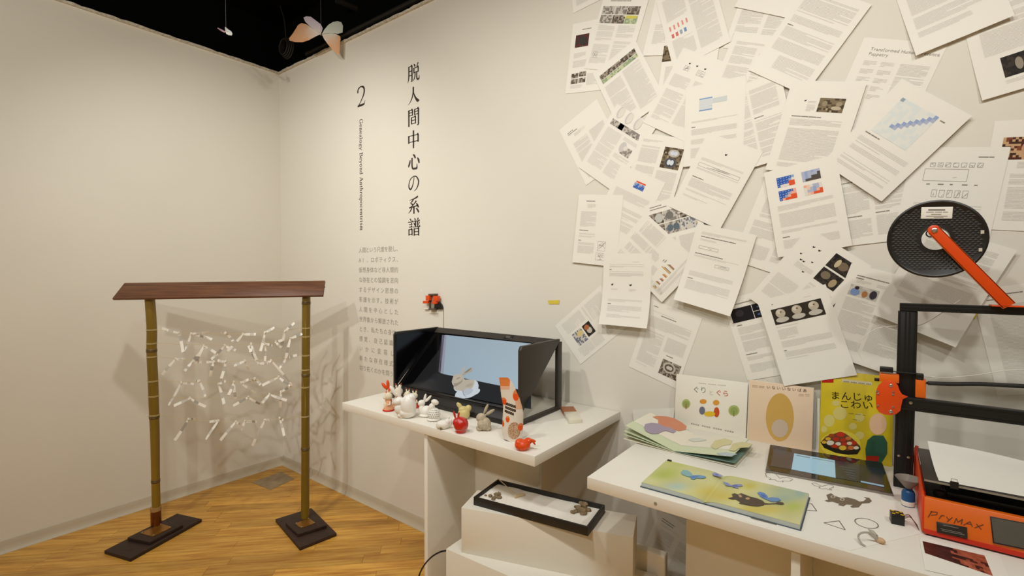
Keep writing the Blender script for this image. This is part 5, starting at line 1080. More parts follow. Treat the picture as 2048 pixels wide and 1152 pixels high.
# folded white card stands between the books
for x in (3.474,):
    tag(MB().slab([Vector((x, -.02, TZ)), Vector((x+.012, -.034, TZ)), Vector((x+.009, -.016, TZ+.17)), Vector((x+.001, -.012, TZ+.17))], (0, .006, 0)).build('book_prop', PAPER), 'folded white card prop between the peach and the yellow picture book', 'book prop')
tag(MB().slab([at(x, y, 1, -.012) for x, y in [(1265, 820), (1349, 816), (1347, 842), (1268, 846)]], (0, .0006, 0)).build('leaning_sheet', PAPER), 'plain pale sheet leaning on the wall behind the fanned board book', 'paper')

# ================================================================== OPEN PICTURE BOOK LYING FLAT
bz = .0135
o0 = tab(1440, 990); bk = thing('open_picture_book', 'open picture book lying flat with blue butterflies and a dark cat on yellow-green pages', 'book', o0)
NAVY = mat('grey_blue_cover_board', S(74, 88, 100), .5)
fl0, fr0, rr0, rl0 = [tab(x, y, bz) for x, y in [(1279, 963), (1607, 1052), (1617, 986), (1332, 920)]]
bx = (fr0-fl0+rr0-rl0)/2; by = (rl0-fl0+rr0-fr0)/2; BW = bx.length; bxn = bx.normalized(); byn = Vector((-bxn.y, bxn.x, 0)); BD = by.length
ctr = (fl0+fr0+rr0+rl0)/4; org = ctr-bxn*BW/2-byn*BD/2; org.z = TZ
def bpt(u, v, z): return org+bxn*(u*BW)+byn*(v*BD)+Vector((0, 0, z))
gut = .445
for u0, u1 in ((0, gut-.012), (gut+.012, 1)):
    MB().slab([bpt(u0, -.012, 0), bpt(u1, -.012, 0), bpt(u1, 1.012, 0), bpt(u0, 1.012, 0)], (0, 0, .0025)).build('cover_board', NAVY, bk, bevel=.0006)
MB().slab([bpt(gut-.02, -.01, 0), bpt(gut+.02, -.01, 0), bpt(gut+.02, 1.01, 0), bpt(gut-.02, 1.01, 0)], (0, 0, .001)).build('spine_strip', NAVY, bk)
PAGEB = mat('page_edges', S(196, 202, 196), .7, var=.1, scale=300, stretch=(.05, .05, 8))
def page_top(u):                                        # height profile of the open leaves
    d = abs(u-gut); return .0035+(bz-.0045)*(1-math.exp(-d/.035))
for u0, u1 in ((.008, gut), (gut, .992)):
    n = 14; us = [u0+(u1-u0)*i/n for i in range(n+1)]
    mb = MB(); vs = []
    for v in (0.0, 1.0):
        for u in us: vs += [bpt(u, v, .0026), bpt(u, v, page_top(u))]
    m_ = 2*(n+1); fs = []
    for i in range(n):
        a = 2*i; fs += [(a, a+2, a+3, a+1), (m_+a, m_+a+1, m_+a+3, m_+a+2), (a+1, a+3, m_+a+3, m_+a+1), (a, m_+a, m_+a+2, a+2)]
    fs += [(0, 1, m_+1, m_), (2*n, m_+2*n, m_+2*n+1, 2*n+1)]
    mb.add(vs, fs); mb.build('page_block', PAGEB, bk)
cD = crop(1260, 900, 5.389)
LEAF = [((430, 240), 120, 60, (176, 190, 84)), ((340, 270), 130, 55, (166, 182, 74)), ((560, 140), 160, 45, (180, 192, 86)), ((500, 395), 140, 45, (160, 190, 200)), ((850, 440), 180, 70, (206, 190, 84)), ((1000, 500), 200, 60, (206, 184, 74)), ((1290, 390), 90, 42, (196, 180, 60)), ((1760, 610), 120, 60, (166, 186, 76)), ((1700, 440), 220, 70, (160, 180, 160)), ((1650, 520), 140, 50, (150, 178, 170)), ((1300, 640), 200, 50, (208, 188, 80)), ((1500, 640), 160, 50, (206, 186, 84)), ((1060, 270), 160, 40, (188, 190, 110)), ((1840, 470), 80, 60, (140, 172, 176))]
NU, NV = 64, 26; mb = MB()
def pagecol(px, py):
    u, v = (px-1260)*5.389, (py-900)*5.389
    base = [204, 202, 146]; n_ = noise.noise(Vector((u*.004, v*.008, 2)))*18
    base = [b+n_ for b in base]
    for (cx, cy), rx, ry, c in LEAF:
        d = ((u-cx)/rx)**2+((v-cy)/ry)**2; w_ = math.exp(-d*1.1)*.7
        base = [b*(1-w_)+q*w_ for b, q in zip(base, c)]
    return S(*[max(0, min(255, b)) for b in base])
def pix(p): d = p-CAM; z_ = d.dot(FW); return 1024+F_PX*d.dot(RT)/z_, 576-F_PX*d.dot(UP)/z_
for i in range(NU):
    for j in range(NV):
        us = [.01+.98*(i+a)/NU for a in (0, 1)]; vs2 = [(j+a)/NV for a in (0, 1)]
        q = [bpt(u, v, page_top(u)+.0005) for u, v in ((us[0], vs2[0]), (us[1], vs2[0]), (us[1], vs2[1]), (us[0], vs2[1]))]
        mb.add(q, [(0, 1, 2, 3)], vcols=[pagecol(*pix(p)) for p in q])
mb.build('page_print', INKG, bk)
art = MB(); zb = TZ+bz
def D_(pts, col, e=.0010): art.poly([at(*cD(*p), 2, zb+e) for p in pts], S(*col))
D_([(545, 240), (570, 215), (625, 220), (665, 250), (680, 275), (650, 290), (600, 280), (560, 262)], (128, 174, 178)); D_([(680, 272), (740, 268), (810, 280), (822, 296), (770, 306), (720, 302), (690, 318), (655, 310), (650, 290)], (104, 152, 190)); D_([(640, 285), (700, 275), (745, 285), (700, 300), (660, 300)], (84, 128, 190), .0013)
D_([(885, 250), (920, 240), (950, 258), (1000, 276), (985, 290), (930, 280), (895, 272)], (140, 148, 196)); D_([(915, 258), (945, 256), (955, 270), (925, 274)], (100, 116, 200), .0013)
D_([(995, 338), (1050, 352), (1095, 380), (1130, 368), (1200, 368), (1218, 388), (1150, 396), (1175, 418), (1120, 402), (1090, 390), (1040, 384)], (128, 140, 184)); D_([(1100, 380), (1160, 374), (1150, 392), (1110, 392)], (92, 104, 176), .0013)
D_([(1370, 460), (1400, 448), (1445, 460), (1480, 490), (1490, 515), (1530, 508), (1600, 515), (1630, 540), (1580, 556), (1520, 556), (1490, 540), (1450, 525), (1410, 505)], (100, 140, 194)); D_([(1400, 470), (1450, 480), (1475, 510), (1430, 510)], (74, 112, 186), .0013)
D_([(1050, 518), (1110, 505), (1095, 475), (1130, 465), (1160, 478), (1200, 465), (1240, 480), (1290, 500), (1370, 520), (1430, 545), (1452, 570), (1440, 595), (1380, 606), (1300, 600), (1230, 585), (1170, 575), (1190, 560), (1140, 530), (1100, 530)], (72, 58, 46), .0009)
D_([(1445, 570), (1500, 575), (1570, 570), (1600, 555), (1650, 565), (1662, 582), (1630, 588), (1570, 580), (1510, 584), (1450, 584)], (76, 62, 50), .0009)
D_([(1165, 480), (1195, 482), (1210, 508), (1180, 510)], (186, 150, 116), .0012); D_(ellp(1268, 522, 24, 12, 12), (190, 156, 110), .0012)
art.build('page_illustration', INKG, bk)
clip = MB().box((0, 0, 0), (.012, .006, .004), None, Matrix.Translation(bpt(.02, .98, page_top(.02))) @ Matrix.Rotation(math.atan2(bxn.y, bxn.x), 4, 'Z')).build('binder_clip', BLACKP)
tag(clip, 'small black binder clip on the corner of the flat open book', 'clip')

# ================================================================== FANNED BOARD BOOK
G0 = tab(1348, 906); gx = Vector((1, -.04, 0)).normalized(); gy = Vector((-gx.y, gx.x, 0)); bb = thing('board_book', 'thick board book standing fanned open with orange and purple blobs', 'book', G0+gy*.08)
BWD, BDP = .178, .205
LEAFM = mat('pale_green_board', S(206, 214, 180), .5); CRM = mat('cream_board', S(228, 222, 200), .5)
def leaf(ang, side, m, z0=.004, bend=0.0, thick=.0016, w_=BWD, name='board_page'):
    """one leaf hinged on the spine; ang = lift above the table, side -1 left / +1 right"""
    n = 8; top = []; 
    for i in range(n+1):
        s_ = w_*i/n; a = ang+bend*(i/n); 
        top.append((side*s_*math.cos(a), z0+s_*math.sin(a)))
    mb = MB(); vs = []
    for v in (0, BDP):
        for (x, z) in top: vs += [G0+gx*x+gy*v+Vector((0, 0, z)), G0+gx*x+gy*v+Vector((0, 0, z+thick))]
    m_ = 2*(n+1); fs = []
    for i in range(n):
        a = 2*i; fs += [(a, a+2, a+3, a+1), (m_+a, m_+a+1, m_+a+3, m_+a+2), (a+1, a+3, m_+a+3, m_+a+1), (a, m_+a, m_+a+2, a+2)]
    fs += [(0, 1, m_+1, m_), (2*n, m_+2*n, m_+2*n+1, 2*n+1)]
    mb.add(vs, fs); o = mb.build(name, m, bb); return o, top
leaf(R(1.5), -1, CRM, .001, name='board_cover'); leaf(R(5.5), -1, LEAFM); leaf(R(9.5), -1, LEAFM)
oL, tL = leaf(R(15.5), -1, LEAFM, .006)
leaf(R(.5), 1, CRM, .001, name='board_cover', w_=BWD*1.05); leaf(R(3), 1, mat('teal_board_page', S(110, 140, 130), .5), .004, w_=BWD*1.04)
oR, tR = leaf(R(8), 1, LEAFM, .006)
MB().slab([G0+gx*x+gy*0+Vector((0, 0, z)) for x, z in ((-.006, .004), (.006, .004), (.001, -.0), (-.001, 0))][::-1], gy*BDP).build('spine_fold', CRM, bb)
def on_leaf(top, side, s_, v, e=.0022):
    n = len(top)-1; i = min(n-1, int(s_*n)); f_ = s_*n-i; x = top[i][0]+(top[i+1][0]-top[i][0])*f_; z = top[i][1]+(top[i+1][1]-top[i][1])*f_
    return G0+gx*x+gy*(v*BDP)+Vector((0, 0, z+e))
art = MB()
def leaf_plane(ang, side):
    e1 = gx*(side*math.cos(ang))+Vector((0, 0, math.sin(ang))); n_ = e1.cross(gy).normalized(); n_ = n_ if n_.z > 0 else -n_
    return G0+Vector((0, 0, .0078)), n_
PLL, PLR = leaf_plane(R(15.5), -1), leaf_plane(R(8), 1); cbk = crop(1240, 740, 5.237)
def BB(pl, pts, col, e): art.poly([onp(*cbk(*p), pl[0]+pl[1]*e, pl[1]) for p in pts], S(*col))
for k_ in range(1):
    art.add([on_leaf(tL, -1, a, v, .0021) for a, v in ((.0, .30), (.985, .30), (.985, .985), (0, .985))], [(0, 1, 2, 3)], S(230, 224, 206))
    art.add([on_leaf(tR, 1, a, v, .0021) for a, v in ((.0, .30), (.985, .30), (.985, .985), (0, .985))], [(0, 1, 2, 3)], S(228, 223, 206))
BB(PLL, [(340, 490), (380, 480), (480, 484), (570, 505), (650, 550), (700, 590), (690, 625), (620, 640), (540, 620), (450, 590), (400, 560), (400, 520)], (206, 132, 98), .0012)
BB(PLL, [(250, 600), (265, 565), (330, 552), (400, 560), (460, 590), (520, 600), (590, 640), (560, 660), (480, 635), (440, 645), (400, 665), (330, 668), (270, 640)], (160, 146, 166), .0018)
BB(PLR, [(700, 720), (830, 710), (910, 730), (860, 745), (760, 750)], (206, 208, 196), .0012)
BB(PLR, [(945, 800), (990, 740), (1100, 715), (1180, 740), (1160, 780), (1080, 790), (1000, 830)], (206, 200, 150), .0012)
BB(PLR, [(1140, 840), (1180, 770), (1280, 750), (1390, 775), (1350, 810), (1250, 815), (1200, 850)], (206, 198, 146), .0015)
BB(PLR, [(1010, 870), (1110, 860), (1230, 880), (1160, 905), (1060, 895)], (176, 190, 196), .0012)
art.build('page_blobs', INKG, bb)

# ================================================================== TABLET
q = [tab(x, y, .010) for x, y in [(1524, 938), (1790, 988), (1775.7, 935), (1536.4, 892)]]
tb_ = thing('tablet', 'dark tablet with a pale blue window on its screen lying before the yellow book', 'tablet', sum(q, Vector())/4-Vector((0, 0, .010)))
ax_ = (q[1]-q[0]).normalized(); ay_ = Vector((-ax_.y, ax_.x, 0)); Wt, Dt = .296, .206; c0 = sum(q, Vector())/4; lo = c0-ax_*Wt/2-ay_*Dt/2; lo.z = TZ
lift = .012
def tp(u, v, z): return lo+ax_*(u*Wt)+ay_*(v*Dt)+Vector((0, 0, z+lift*v))
MB().slab([tp(0, 0, .0), tp(1, 0, 0), tp(1, 1, 0), tp(0, 1, 0)], (0, 0, .0075)).build('case', mat('silver_grey_case', S(150, 142, 134), .35, metal=.6), tb_, bevel=.002)
MB().slab([tp(.006, .008, .0076), tp(.994, .008, .0076), tp(.994, .992, .0076), tp(.006, .992, .0076)], (0, 0, .0008)).build('glass', mat('tablet_glass', S(26, 17, 14), .06, coat=.5), tb_)
ct = crop(1480, 740, 4.43); tn = ax_.cross((tp(0, 1, 0)-tp(0, 0, 0)).normalized()).normalized(); t0 = tp(0, 0, .0087)
art = MB()
def TS(pts, col, e): art.poly([onp(*ct(*p), t0+tn*e, tn) for p in pts], S(*col))
TS([(300, 700), (480, 735), (450, 880), (270, 850)], (66, 58, 58), .0002); TS([(480, 738), (840, 800), (848, 955), (455, 880)], (150, 186, 200), .0004)
TS([(500, 752), (620, 774), (620, 780), (500, 758)], (90, 96, 92), .0006); TS([(640, 776), (835, 812), (836, 818), (640, 783)], (110, 130, 130), .0006)
TS([(840, 800), (1060, 840), (1050, 990), (848, 955)], (34, 36, 44), .0003); TS([(1060, 838), (1270, 880), (1280, 1040), (1055, 990)], (14, 20, 28), .0003)
TS([(1070, 980), (1275, 1022), (1275, 1036), (1070, 994)], (130, 160, 176), .0006)
for i in range(5): TS([(880+i*22, 850+i*24), (1020, 872+i*22), (1018, 880+i*22), (880+i*22, 858+i*24)], (58, 62, 70), .0006)
art.build('screen_image', SCREEN, tb_)
MB().box((0, 0, 0), (.16, .02, .0118), None, Matrix.Translation(tp(.2, .85, 0)-Vector((0, 0, lift*.85))) @ Matrix.Rotation(math.atan2(ax_.y, ax_.x), 4, 'Z')).build('kickstand', BLACKP, tb_)

# ================================================================== PRINTED SHEET AND SMALL THINGS ON THE TABLE
sh = thing('printed_sheet', 'large white sheet printed with outlined shapes and a dark cat', 'paper', tab(1690, 1040))
q = [tab(x, y, .0008) for x, y in [(1462, 1034), (1700, 1101), (1846, 1066), (1826, 985), (1560, 925)]]
MB().slab(q, (0, 0, -.0008)).build('sheet', PAPER, sh)
art = MB(); ce = crop(1580, 900, 5.236); GREY_L = S(120, 110, 96)
def L2(pts, w_=.0022, closed=True, c=ce):
    P = [tab(*c(*p), .0013) for p in pts]; P = P+[P[0]] if closed else P
    for a, b in zip(P, P[1:]):
        d = (b-a).normalized(); s_ = Vector((-d.y, d.x, 0))*w_/2; art.add([a-s_, b-s_, b+s_, a+s_], [(0, 1, 2, 3)], GREY_L)
def G2(pts, col, c=ce, e=.0012): art.poly([tab(*c(*p), e) for p in pts], S(*col))
L2([(355, 762), (515, 740), (578, 835)]); L2(ellp(802, 767, 126, 46, 28, R(14))); L2([(170, 560), (225, 560), (280, 638), (170, 628)], closed=False)
L2([tuple(v) for v in catmull([Vector((x, y, 0)) for x, y in [(228, 350), (250, 342), (300, 368), (330, 380), (400, 360), (455, 378), (440, 400), (400, 405), (440, 420), (380, 408), (340, 408), (305, 398), (312, 386), (250, 372), (228, 350)]], 4)] if False else [(228, 350), (260, 342), (310, 370), (335, 380), (400, 362), (452, 372), (455, 392), (410, 402), (440, 418), (400, 416), (380, 405), (340, 408), (302, 396), (318, 384), (255, 372)], .0014)
c2_ = crop(1480, 740, 4.43)
L2([(225, 915), (250, 902), (310, 915), (340, 945), (350, 958), (420, 950), (468, 968), (440, 985), (375, 980), (385, 992), (330, 985), (310, 970), (260, 972), (275, 960), (235, 945)], .0014, True, c2_)
G2([(360, 530), (400, 520), (380, 470), (430, 452), (470, 480), (530, 500), (600, 495), (680, 515), (730, 540), (770, 535), (800, 510), (770, 492), (830, 500), (858, 535), (830, 555), (755, 560), (720, 600), (650, 605), (630, 590), (660, 575), (590, 570), (560, 590), (500, 575), (520, 565), (440, 540), (400, 545)], (122, 108, 90))
G2(ellp(450, 490, 26, 14, 12), (206, 196, 176), ce, .0016); G2(ellp(548, 517, 26, 14, 12), (206, 196, 176), ce, .0016); G2(ellp(450, 490, 14, 8, 10), (110, 98, 82), ce, .002); G2(ellp(548, 517, 14, 8, 10), (110, 98, 82), ce, .002)
c3_ = crop(1400, 980, 3.16); G2([(298, 160), (490, 206), (484, 222), (420, 205), (330, 182)], (120, 112, 98), c3_)
tag(art.build('printed_outlines', INK, sh), kind='stuff')
# ring-like translucent clip
cf = crop(1690, 1010, 12.8); rg_ = thing('ear_clip', 'translucent hooked ear clip with a beige tip near the printed circle', 'clip', tab(*cf(700, 960)))
pth = [tab(*cf(520, 1050), .003), tab(*cf(420, 980), .005), tab(*cf(345, 850), .009), tab(*cf(370, 740), .018), tab(*cf(500, 700), .022), tab(*cf(640, 720), .020), tab(*cf(760, 810), .013), tab(*cf(860, 900), .006)]
CLR = mat('smoky_clear_plastic', S(206, 200, 188), .25, trans=.35)
MB().tube(catmull(pth, 5), [.0022]*(5*7-10)+[.004]*11, 8, flat=.8).build('hook', CLR, rg_, True)
MB().tube([tab(*cf(600, 620), .012), tab(*cf(700, 690), .012), tab(*cf(800, 800), .009)], [.0018, .004, .004], 8).build('side_arm', CLR, rg_, True)
MB().ell(tab(*cf(900, 905), .0062), (.010, .007, .006), Matrix.Rotation(R(-20), 3, 'Z')).build('beige_tip', mat('beige_tip', S(206, 170, 130), .5), rg_, True)
# black and yellow cube
cg = tab(1796, 1051); cubeM = Matrix.Translation(cg) @ Matrix.Rotation(R(8), 4, 'Z'); cs = .0245
cu_ = thing('sensor_cube', 'small black cube module with yellow spots and trailing wires', 'module', cg)
MB().box((-cs/2, -.0, 0), (cs/2, cs, cs), None, cubeM).build('cube_body', BLACKP, cu_, bevel=.0008)
YS = mat('yellow_contact', S(214, 170, 30), .5)
for i in range(3):
    for j in range(3):
        if (i+j) % 2 == 0: MB().box((-cs/2+.0015+i*.0078, .0015+j*.0078, cs), (-cs/2+.0072+i*.0078, .0065+j*.0078, cs+.0008), None, cubeM).build('yellow_spot', YS, cu_)
        if (i+j) % 2 == 1: MB().box((cs/2, .0015+i*.0078, .0015+j*.0078), (cs/2+.0008, .0065+i*.0078, .0065+j*.0078), None, cubeM).build('yellow_spot', YS, cu_)
for k_ in range(4):
    a = cubeM @ Vector((cs/2, .004+.005*k_, .018)); MB().tube(catmull([a, a+Vector((.010, .004, .004)), a+Vector((.019, .0, -.006)), a+Vector((.026, -.006+.004*k_, -.017))], 5), .0006, 5).build('wire', mat('dark_red_wire', S(90, 30, 20), .5), cu_)
# blue bottle with a grey funnel
bb0 = tab(1816, 1012); bt = thing('glue_bottle', 'small blue bottle with a white label beside the printer', 'bottle', bb0)
MB().lathe([(.011, 0), (.0135, .002), (.0135, .034), (.011, .04), (.006, .043)], 20, Matrix.Translation(bb0)).build('bottle_body', mat('blue_plastic', S(20, 84, 140), .35), bt, True)
MB().lathe([(.0137, .003), (.0139, .0035), (.0139, .014), (.0137, .0145)], 20, Matrix.Translation(bb0)).build('white_label', PAPER, bt, True)
fn = thing('paper_funnel', 'grey funnel resting on the blue bottle below the printer post', 'funnel', bb0+Vector((0, 0, .043)))
MB().lathe([(.004, .0435), (.009, .048), (.027, .070), (.028, .071), (.0255, .0695), (.0075, .0485), (.003, .045)], 24, Matrix.Translation(bb0+Vector((-.0, 0.0, 0)))).build('funnel_cone', mat('grey_translucent_film', S(150, 142, 130), .5, trans=.2), fn, True)
# glossy leaflet on the table edge
q = [tab(x, y, .0016) for x, y in [(1845, 1082), (1969, 1111), (1986, 1152), (1850, 1106)]]
lf = thing('leaflet', 'glossy leaflet with a dark red photograph in front of the printer', 'leaflet', sum(q, Vector())/4)
wq = [tab(x, y, .0008) for x, y in [(1838, 1074), (2000, 1112), (2030, 1180), (1850, 1140)]]
MB().slab(wq, (0, 0, .0007)).build('sheet', PAPER, lf)
mb = MB(); ra = random.Random(2); NX, NY = 18, 10
for i in range(NX):
    for j in range(NY):
        def qp(a, b): return q[0].lerp(q[1], a).lerp(q[3].lerp(q[2], a), b)
        u, v = (i+.5)/NX, (j+.5)/NY; n_ = noise.noise(Vector((u*6-v*3, v*5, 1)))
        c = (150+n_*60, 76+n_*40, 56+n_*30) if (u > .45 and n_+u*.6 > .32) else (62+n_*40, 26+n_*24, 26+n_*20)
        mb.add([qp(i/NX, j/NY), qp(i/NX, (j+1)/NY), qp((i+1)/NX, (j+1)/NY), qp((i+1)/NX, j/NY)], [(0, 1, 2, 3)], S(*[max(0, x) for x in c]))
mb.build('printed_picture', INKG, lf)

# ================================================================== ORANGE 3D PRINTER
GY = -.2                                                 # plane of the upright gantry
pr_ = thing('desktop_3d_printer', 'orange and black desktop 3D printer with an open frame', 'printer', (3.98, -.3, TZ))
def gb(name, a, b, m, bev=.001, par=None): return MB().box(a, b).build(name, m, par or pr_, bevel=bev)
def gz(px, py, y=GY): return at(px, py, 1, y)
ztop = gz(1815, 607, GY-.02).z
def extrusion(name, a, b, axis, face):                   # slotted aluminium profile: core plus raised lips
    o = gb(name, a, b, BLACKM, .0015)
    a = Vector(a); b = Vector(b); mid = (a+b)/2
    if axis == 'z':
        w_ = b.x-a.x
        for f_ in (.08, .40, .60, .92): gb('profile_rib', (a.x+w_*f_-.002, a.y-.0012, a.z+.001), (a.x+w_*f_+.002, a.y, b.z-.001), BLACKM, 0, o)
    else:
        h_ = b.z-a.z
        for f_ in (.14, .86): gb('profile_rib', (a.x+.001, a.y-.0012, a.z+h_*f_-.0022), (b.x-.001, a.y, a.z+h_*f_+.0022), BLACKM, 0, o)
    return o
PX0, PX1 = 3.673, 3.714
post = extrusion('upright_post', (PX0, GY-.01, TZ), (PX1, GY+.012, ztop-.021), 'z', 1)
for px, py in ((1797.8, 911), (1817, 914.5)):
    p = gz(px, py, GY-.012); MB().lathe([(.0035, 0), (.0035, .002), (0, .0025)], 10, Matrix.Translation(p) @ Matrix.Rotation(R(90), 4, 'X')).build('screw_head', STEEL, post)
extrusion('upright_post', (4.19, GY-.01, TZ), (4.231, GY+.012, ztop-.021), 'z', 1)
extrusion('top_beam', (PX0+.003, GY-.012, ztop-.0205), (4.231, GY+.012, ztop), 'x', 1)
zb0 = gz(1803, 793, GY-.03).z
xb = extrusion('cross_beam', (PX0-.004, GY-.034, zb0-.034), (4.2, GY-.012, zb0), 'x', 1)
p = gz(1821.5, 805.5, GY-.0365); MB().lathe([(.004, 0), (.004, .002), (0, .0025)], 10, Matrix.Translation(p) @ Matrix.Rotation(R(90), 4, 'X')).build('screw_head', STEEL, xb)
# carriage plate with bolts
yc = GY-.05; cc = crop(1720, 590, 3.841)
out = [(125, 870), (120, 800), (122, 740), (140, 695), (175, 665), (220, 655), (265, 665), (292, 695), (305, 735), (325, 765), (370, 782), (330, 800), (320, 840), (310, 890), (280, 915), (235, 925), (185, 918), (145, 900)]
q = [at(*cc(*p), 1, yc) for p in out]
pl_ = MB().slab(q, (0, .004, 0)).build('carriage_plate', REDOR, pr_, bevel=.0008)
for u, v, r in ((238, 695, .0042), (138, 757, .0028), (255, 765, .0028), (138, 850, .0026), (255, 862, .0026), (238, 895, .0044), (132, 738, .0026), (256, 745, .0024)):
    MB().lathe([(r, 0), (r, .0014), (r*.6, .0024), (0, .0024)], 12, Matrix.Translation(at(*cc(u, v), 1, yc)) @ Matrix.Rotation(R(90), 4, 'X')).build('bolt', STEEL, pl_, True)
def qbox(name, u0, v0, u1, v1, y0, y1, m, bev=.001):
    a = at(*cc(u0, v0), 1, y0); b = at(*cc(u1, v1), 1, y0); return gb(name, (a.x, y0, b.z), (b.x, y1, a.z), m, bev)
qbox('motor_housing', 150, 605, 300, 680, yc+.004, GY-.012, ORANGE); qbox('motor_housing', 428, 650, 505, 795, GY-.028, GY+.0, ORANGE)
qbox('cable_connector', 152, 555, 255, 600, yc+.01, GY-.015, BLACKP); qbox('connector_bar', 250, 590, 470, 607, GY-.024, GY-.014, BLACKP); qbox('cable_connector', 430, 605, 490, 652, GY-.03, GY-.012, BLACKP)
qbox('limit_switch', 110, 640, 148, 665, yc+.01, yc+.022, BLACKP)
MB().tube([at(*cc(488, 624), 1, GY-.02), at(*cc(552, 627), 1, GY-.02)], .0018, 8).build('nozzle_fitting', STEEL, pr_, True)
# sleeved cable and filament
pth = [at(1852, 766, 1, GY-.03), at(1862, 766.5, 1, GY-.03), at(1900, 768, 1, GY-.03), at(1960, 768, 1, GY-.03), at(2020, 771, 1, GY-.03), at(2090, 774, 1, GY-.03)]
MB().tube(catmull(pth, 5), [.003]*3+[.0052]*23, 10).build('cable_sleeve', mat('black_braided_sleeve', S(26, 24, 23), .6, bump=.5, bscale=500), pr_, True)
fil = mat('white_filament', S(222, 218, 208), .4)
MB().tube(catmull([at(1862, 754, 1, GY-.02), at(1900, 755, 1, GY-.02), at(1960, 749, 1, GY-.01), at(2010, 741, 1, GY), at(2090, 738, 1, GY)], 6), .0009, 6).build('filament_tube', fil, pr_, True)
MB().tube(catmull([at(1762, 744, 1, GY-.03), at(1745, 735, 1, GY-.03), at(1722, 716, 1, GY-.02), at(1716, 692, 1, GY-.02), at(1732, 670, 1, GY-.02), at(1757, 656, 1, GY-.01), at(1792, 652, 1, GY+.015), at(1830, 652, 1, GY+.03), at(1862, 640, 1, GY+.03), at(1920, 600, 1, GY+.02)], 6), .0009, 6).build('filament_tube', fil, pr_, True)
# base
BX0, BX1 = 3.722, 4.22; BY0, BY1 = -.484, -.13
base = MB(); zf = gz(1842, 994, BY0+.012).z
prof = [(BY0, TZ+.012), (BY0+.002, TZ+.03), (BY0+.016, zf), (BY0+.03, zf), (BY0+.03, TZ+.012)]
fp = MB().slab([Vector((BX0, y, z)) for y, z in prof], (BX1-BX0, 0, 0)).build('front_panel', ORANGE, pr_, bevel=.0015)
gb('bottom_strip', (BX0, BY0-.001, TZ+.004), (BX1, BY0+.03, TZ+.0145), mat('red_orange_strip', S(206, 40, 10), .45), .001)
gb('rubber_base', (BX0+.004, BY0+.004, TZ), (BX1-.004, BY1, TZ+.005), BLACKP)
sw = [(BY0+.004, TZ+.006), (BY0+.02, zf+.002), (BY0+.06, zf+.008), (BY1, zf+.016), (BY1, TZ+.006)]
MB().slab([Vector((BX0-.004, y, z)) for y, z in sw], (.005, 0, 0)).build('side_panel', mat('orange_red_side', S(222, 66, 12), .45), pr_, bevel=.001)
gb('inner_tray', (BX0+.002, BY0+.03, TZ+.006), (BX1, BY1, TZ+.05), mat('dark_inner_tray', S(24, 14, 10), .6), 0)
MB().slab([Vector((BX0+.0015, y, z)) for y, z in ((BY0+.03, TZ+.05), (BY0+.022, zf), (BY0+.06, zf+.006), (BY1, zf+.014), (BY1, TZ+.05))], (.0015, 0, 0)).build('inner_side', mat('red_inner_side', S(170, 34, 8), .5), pr_)
# lettering and fittings of the front panel
fn_ = Vector((0, -(zf-TZ-.03), .014)).normalized(); f0 = Vector((0, BY0+.002, TZ+.03))
def fpx(px, py, e=.0006): return onp(px, py, f0+fn_*e, fn_)
cq = crop(1780, 860, 3.945)
PRY = {'P': [[(300, 690), (330, 640)], [(318, 645), (372, 648), (370, 668), (322, 672)]], 'r': [[(386, 704), (404, 674)], [(398, 686), (414, 672), (432, 680)]], 'y': [[(446, 684), (462, 708)], [(492, 690), (450, 724)]],
       'M': [[(505, 738), (524, 696)], [(524, 696), (536, 728)], [(536, 728), (572, 704)], [(572, 704), (562, 746)]], 'A': [[(580, 750), (632, 722)], [(632, 722), (650, 764)], [(606, 738), (642, 746)]], 'X': [[(680, 740), (722, 786)], [(738, 746), (668, 772)]]}
for ch, sts in PRY.items():
    mb = MB()
    for st in sts:
        P = [fpx(*cq(*p), .0008) for p in st]
        for a, b in zip(P, P[1:]):
            d = (b-a).normalized(); s_ = d.cross(fn_).normalized()*.0008; mb.add([a-s_, b-s_, b+s_, a+s_], [(0, 1, 2, 3)])
    mb.build('logo_letter', mat('pencil_grey_lettering', S(110, 58, 24), .7), fp)
def fplate(name, pts, m, th=.001, par=None): return MB().slab([fpx(*cq(*p), .0004) for p in pts], fn_*th).build(name, m, par or pr_, bevel=.0003)
pl2 = fplate('name_plate', [(366, 722), (608, 768), (612, 860), (370, 806)], mat('grey_metal_plate', S(62, 58, 52), .3, metal=.5))
for k_, (a, b) in enumerate((((400, 780), (570, 816)), ((420, 752), (540, 776)), ((410, 795), (590, 830)))):
    A_, B_ = fpx(*cq(*a), .0018), fpx(*cq(*b), .0018); MB().add([A_, B_, B_+Vector((0, 0, .0008)), A_+Vector((0, 0, .0008))], [(0, 1, 2, 3)]).build('plate_line', mat('pale_plate_line', S(170, 165, 155), .5), pl2)
scn = MB().slab([fpx(*cq(*p), .0004) for p in [(788, 680), (1240, 765), (1255, 985), (812, 892)]], fn_*.0016).build('control_screen_frame', BLACKP, pr_, bevel=.0004)
MB().slab([fpx(*cq(*p), .0021) for p in [(798, 690), (1232, 772), (1246, 974), (822, 884)]], fn_*.0006).build('control_screen', mat('grey_unlit_screen', S(92, 88, 80), .12, coat=.5, var=.15, scale=12), scn)
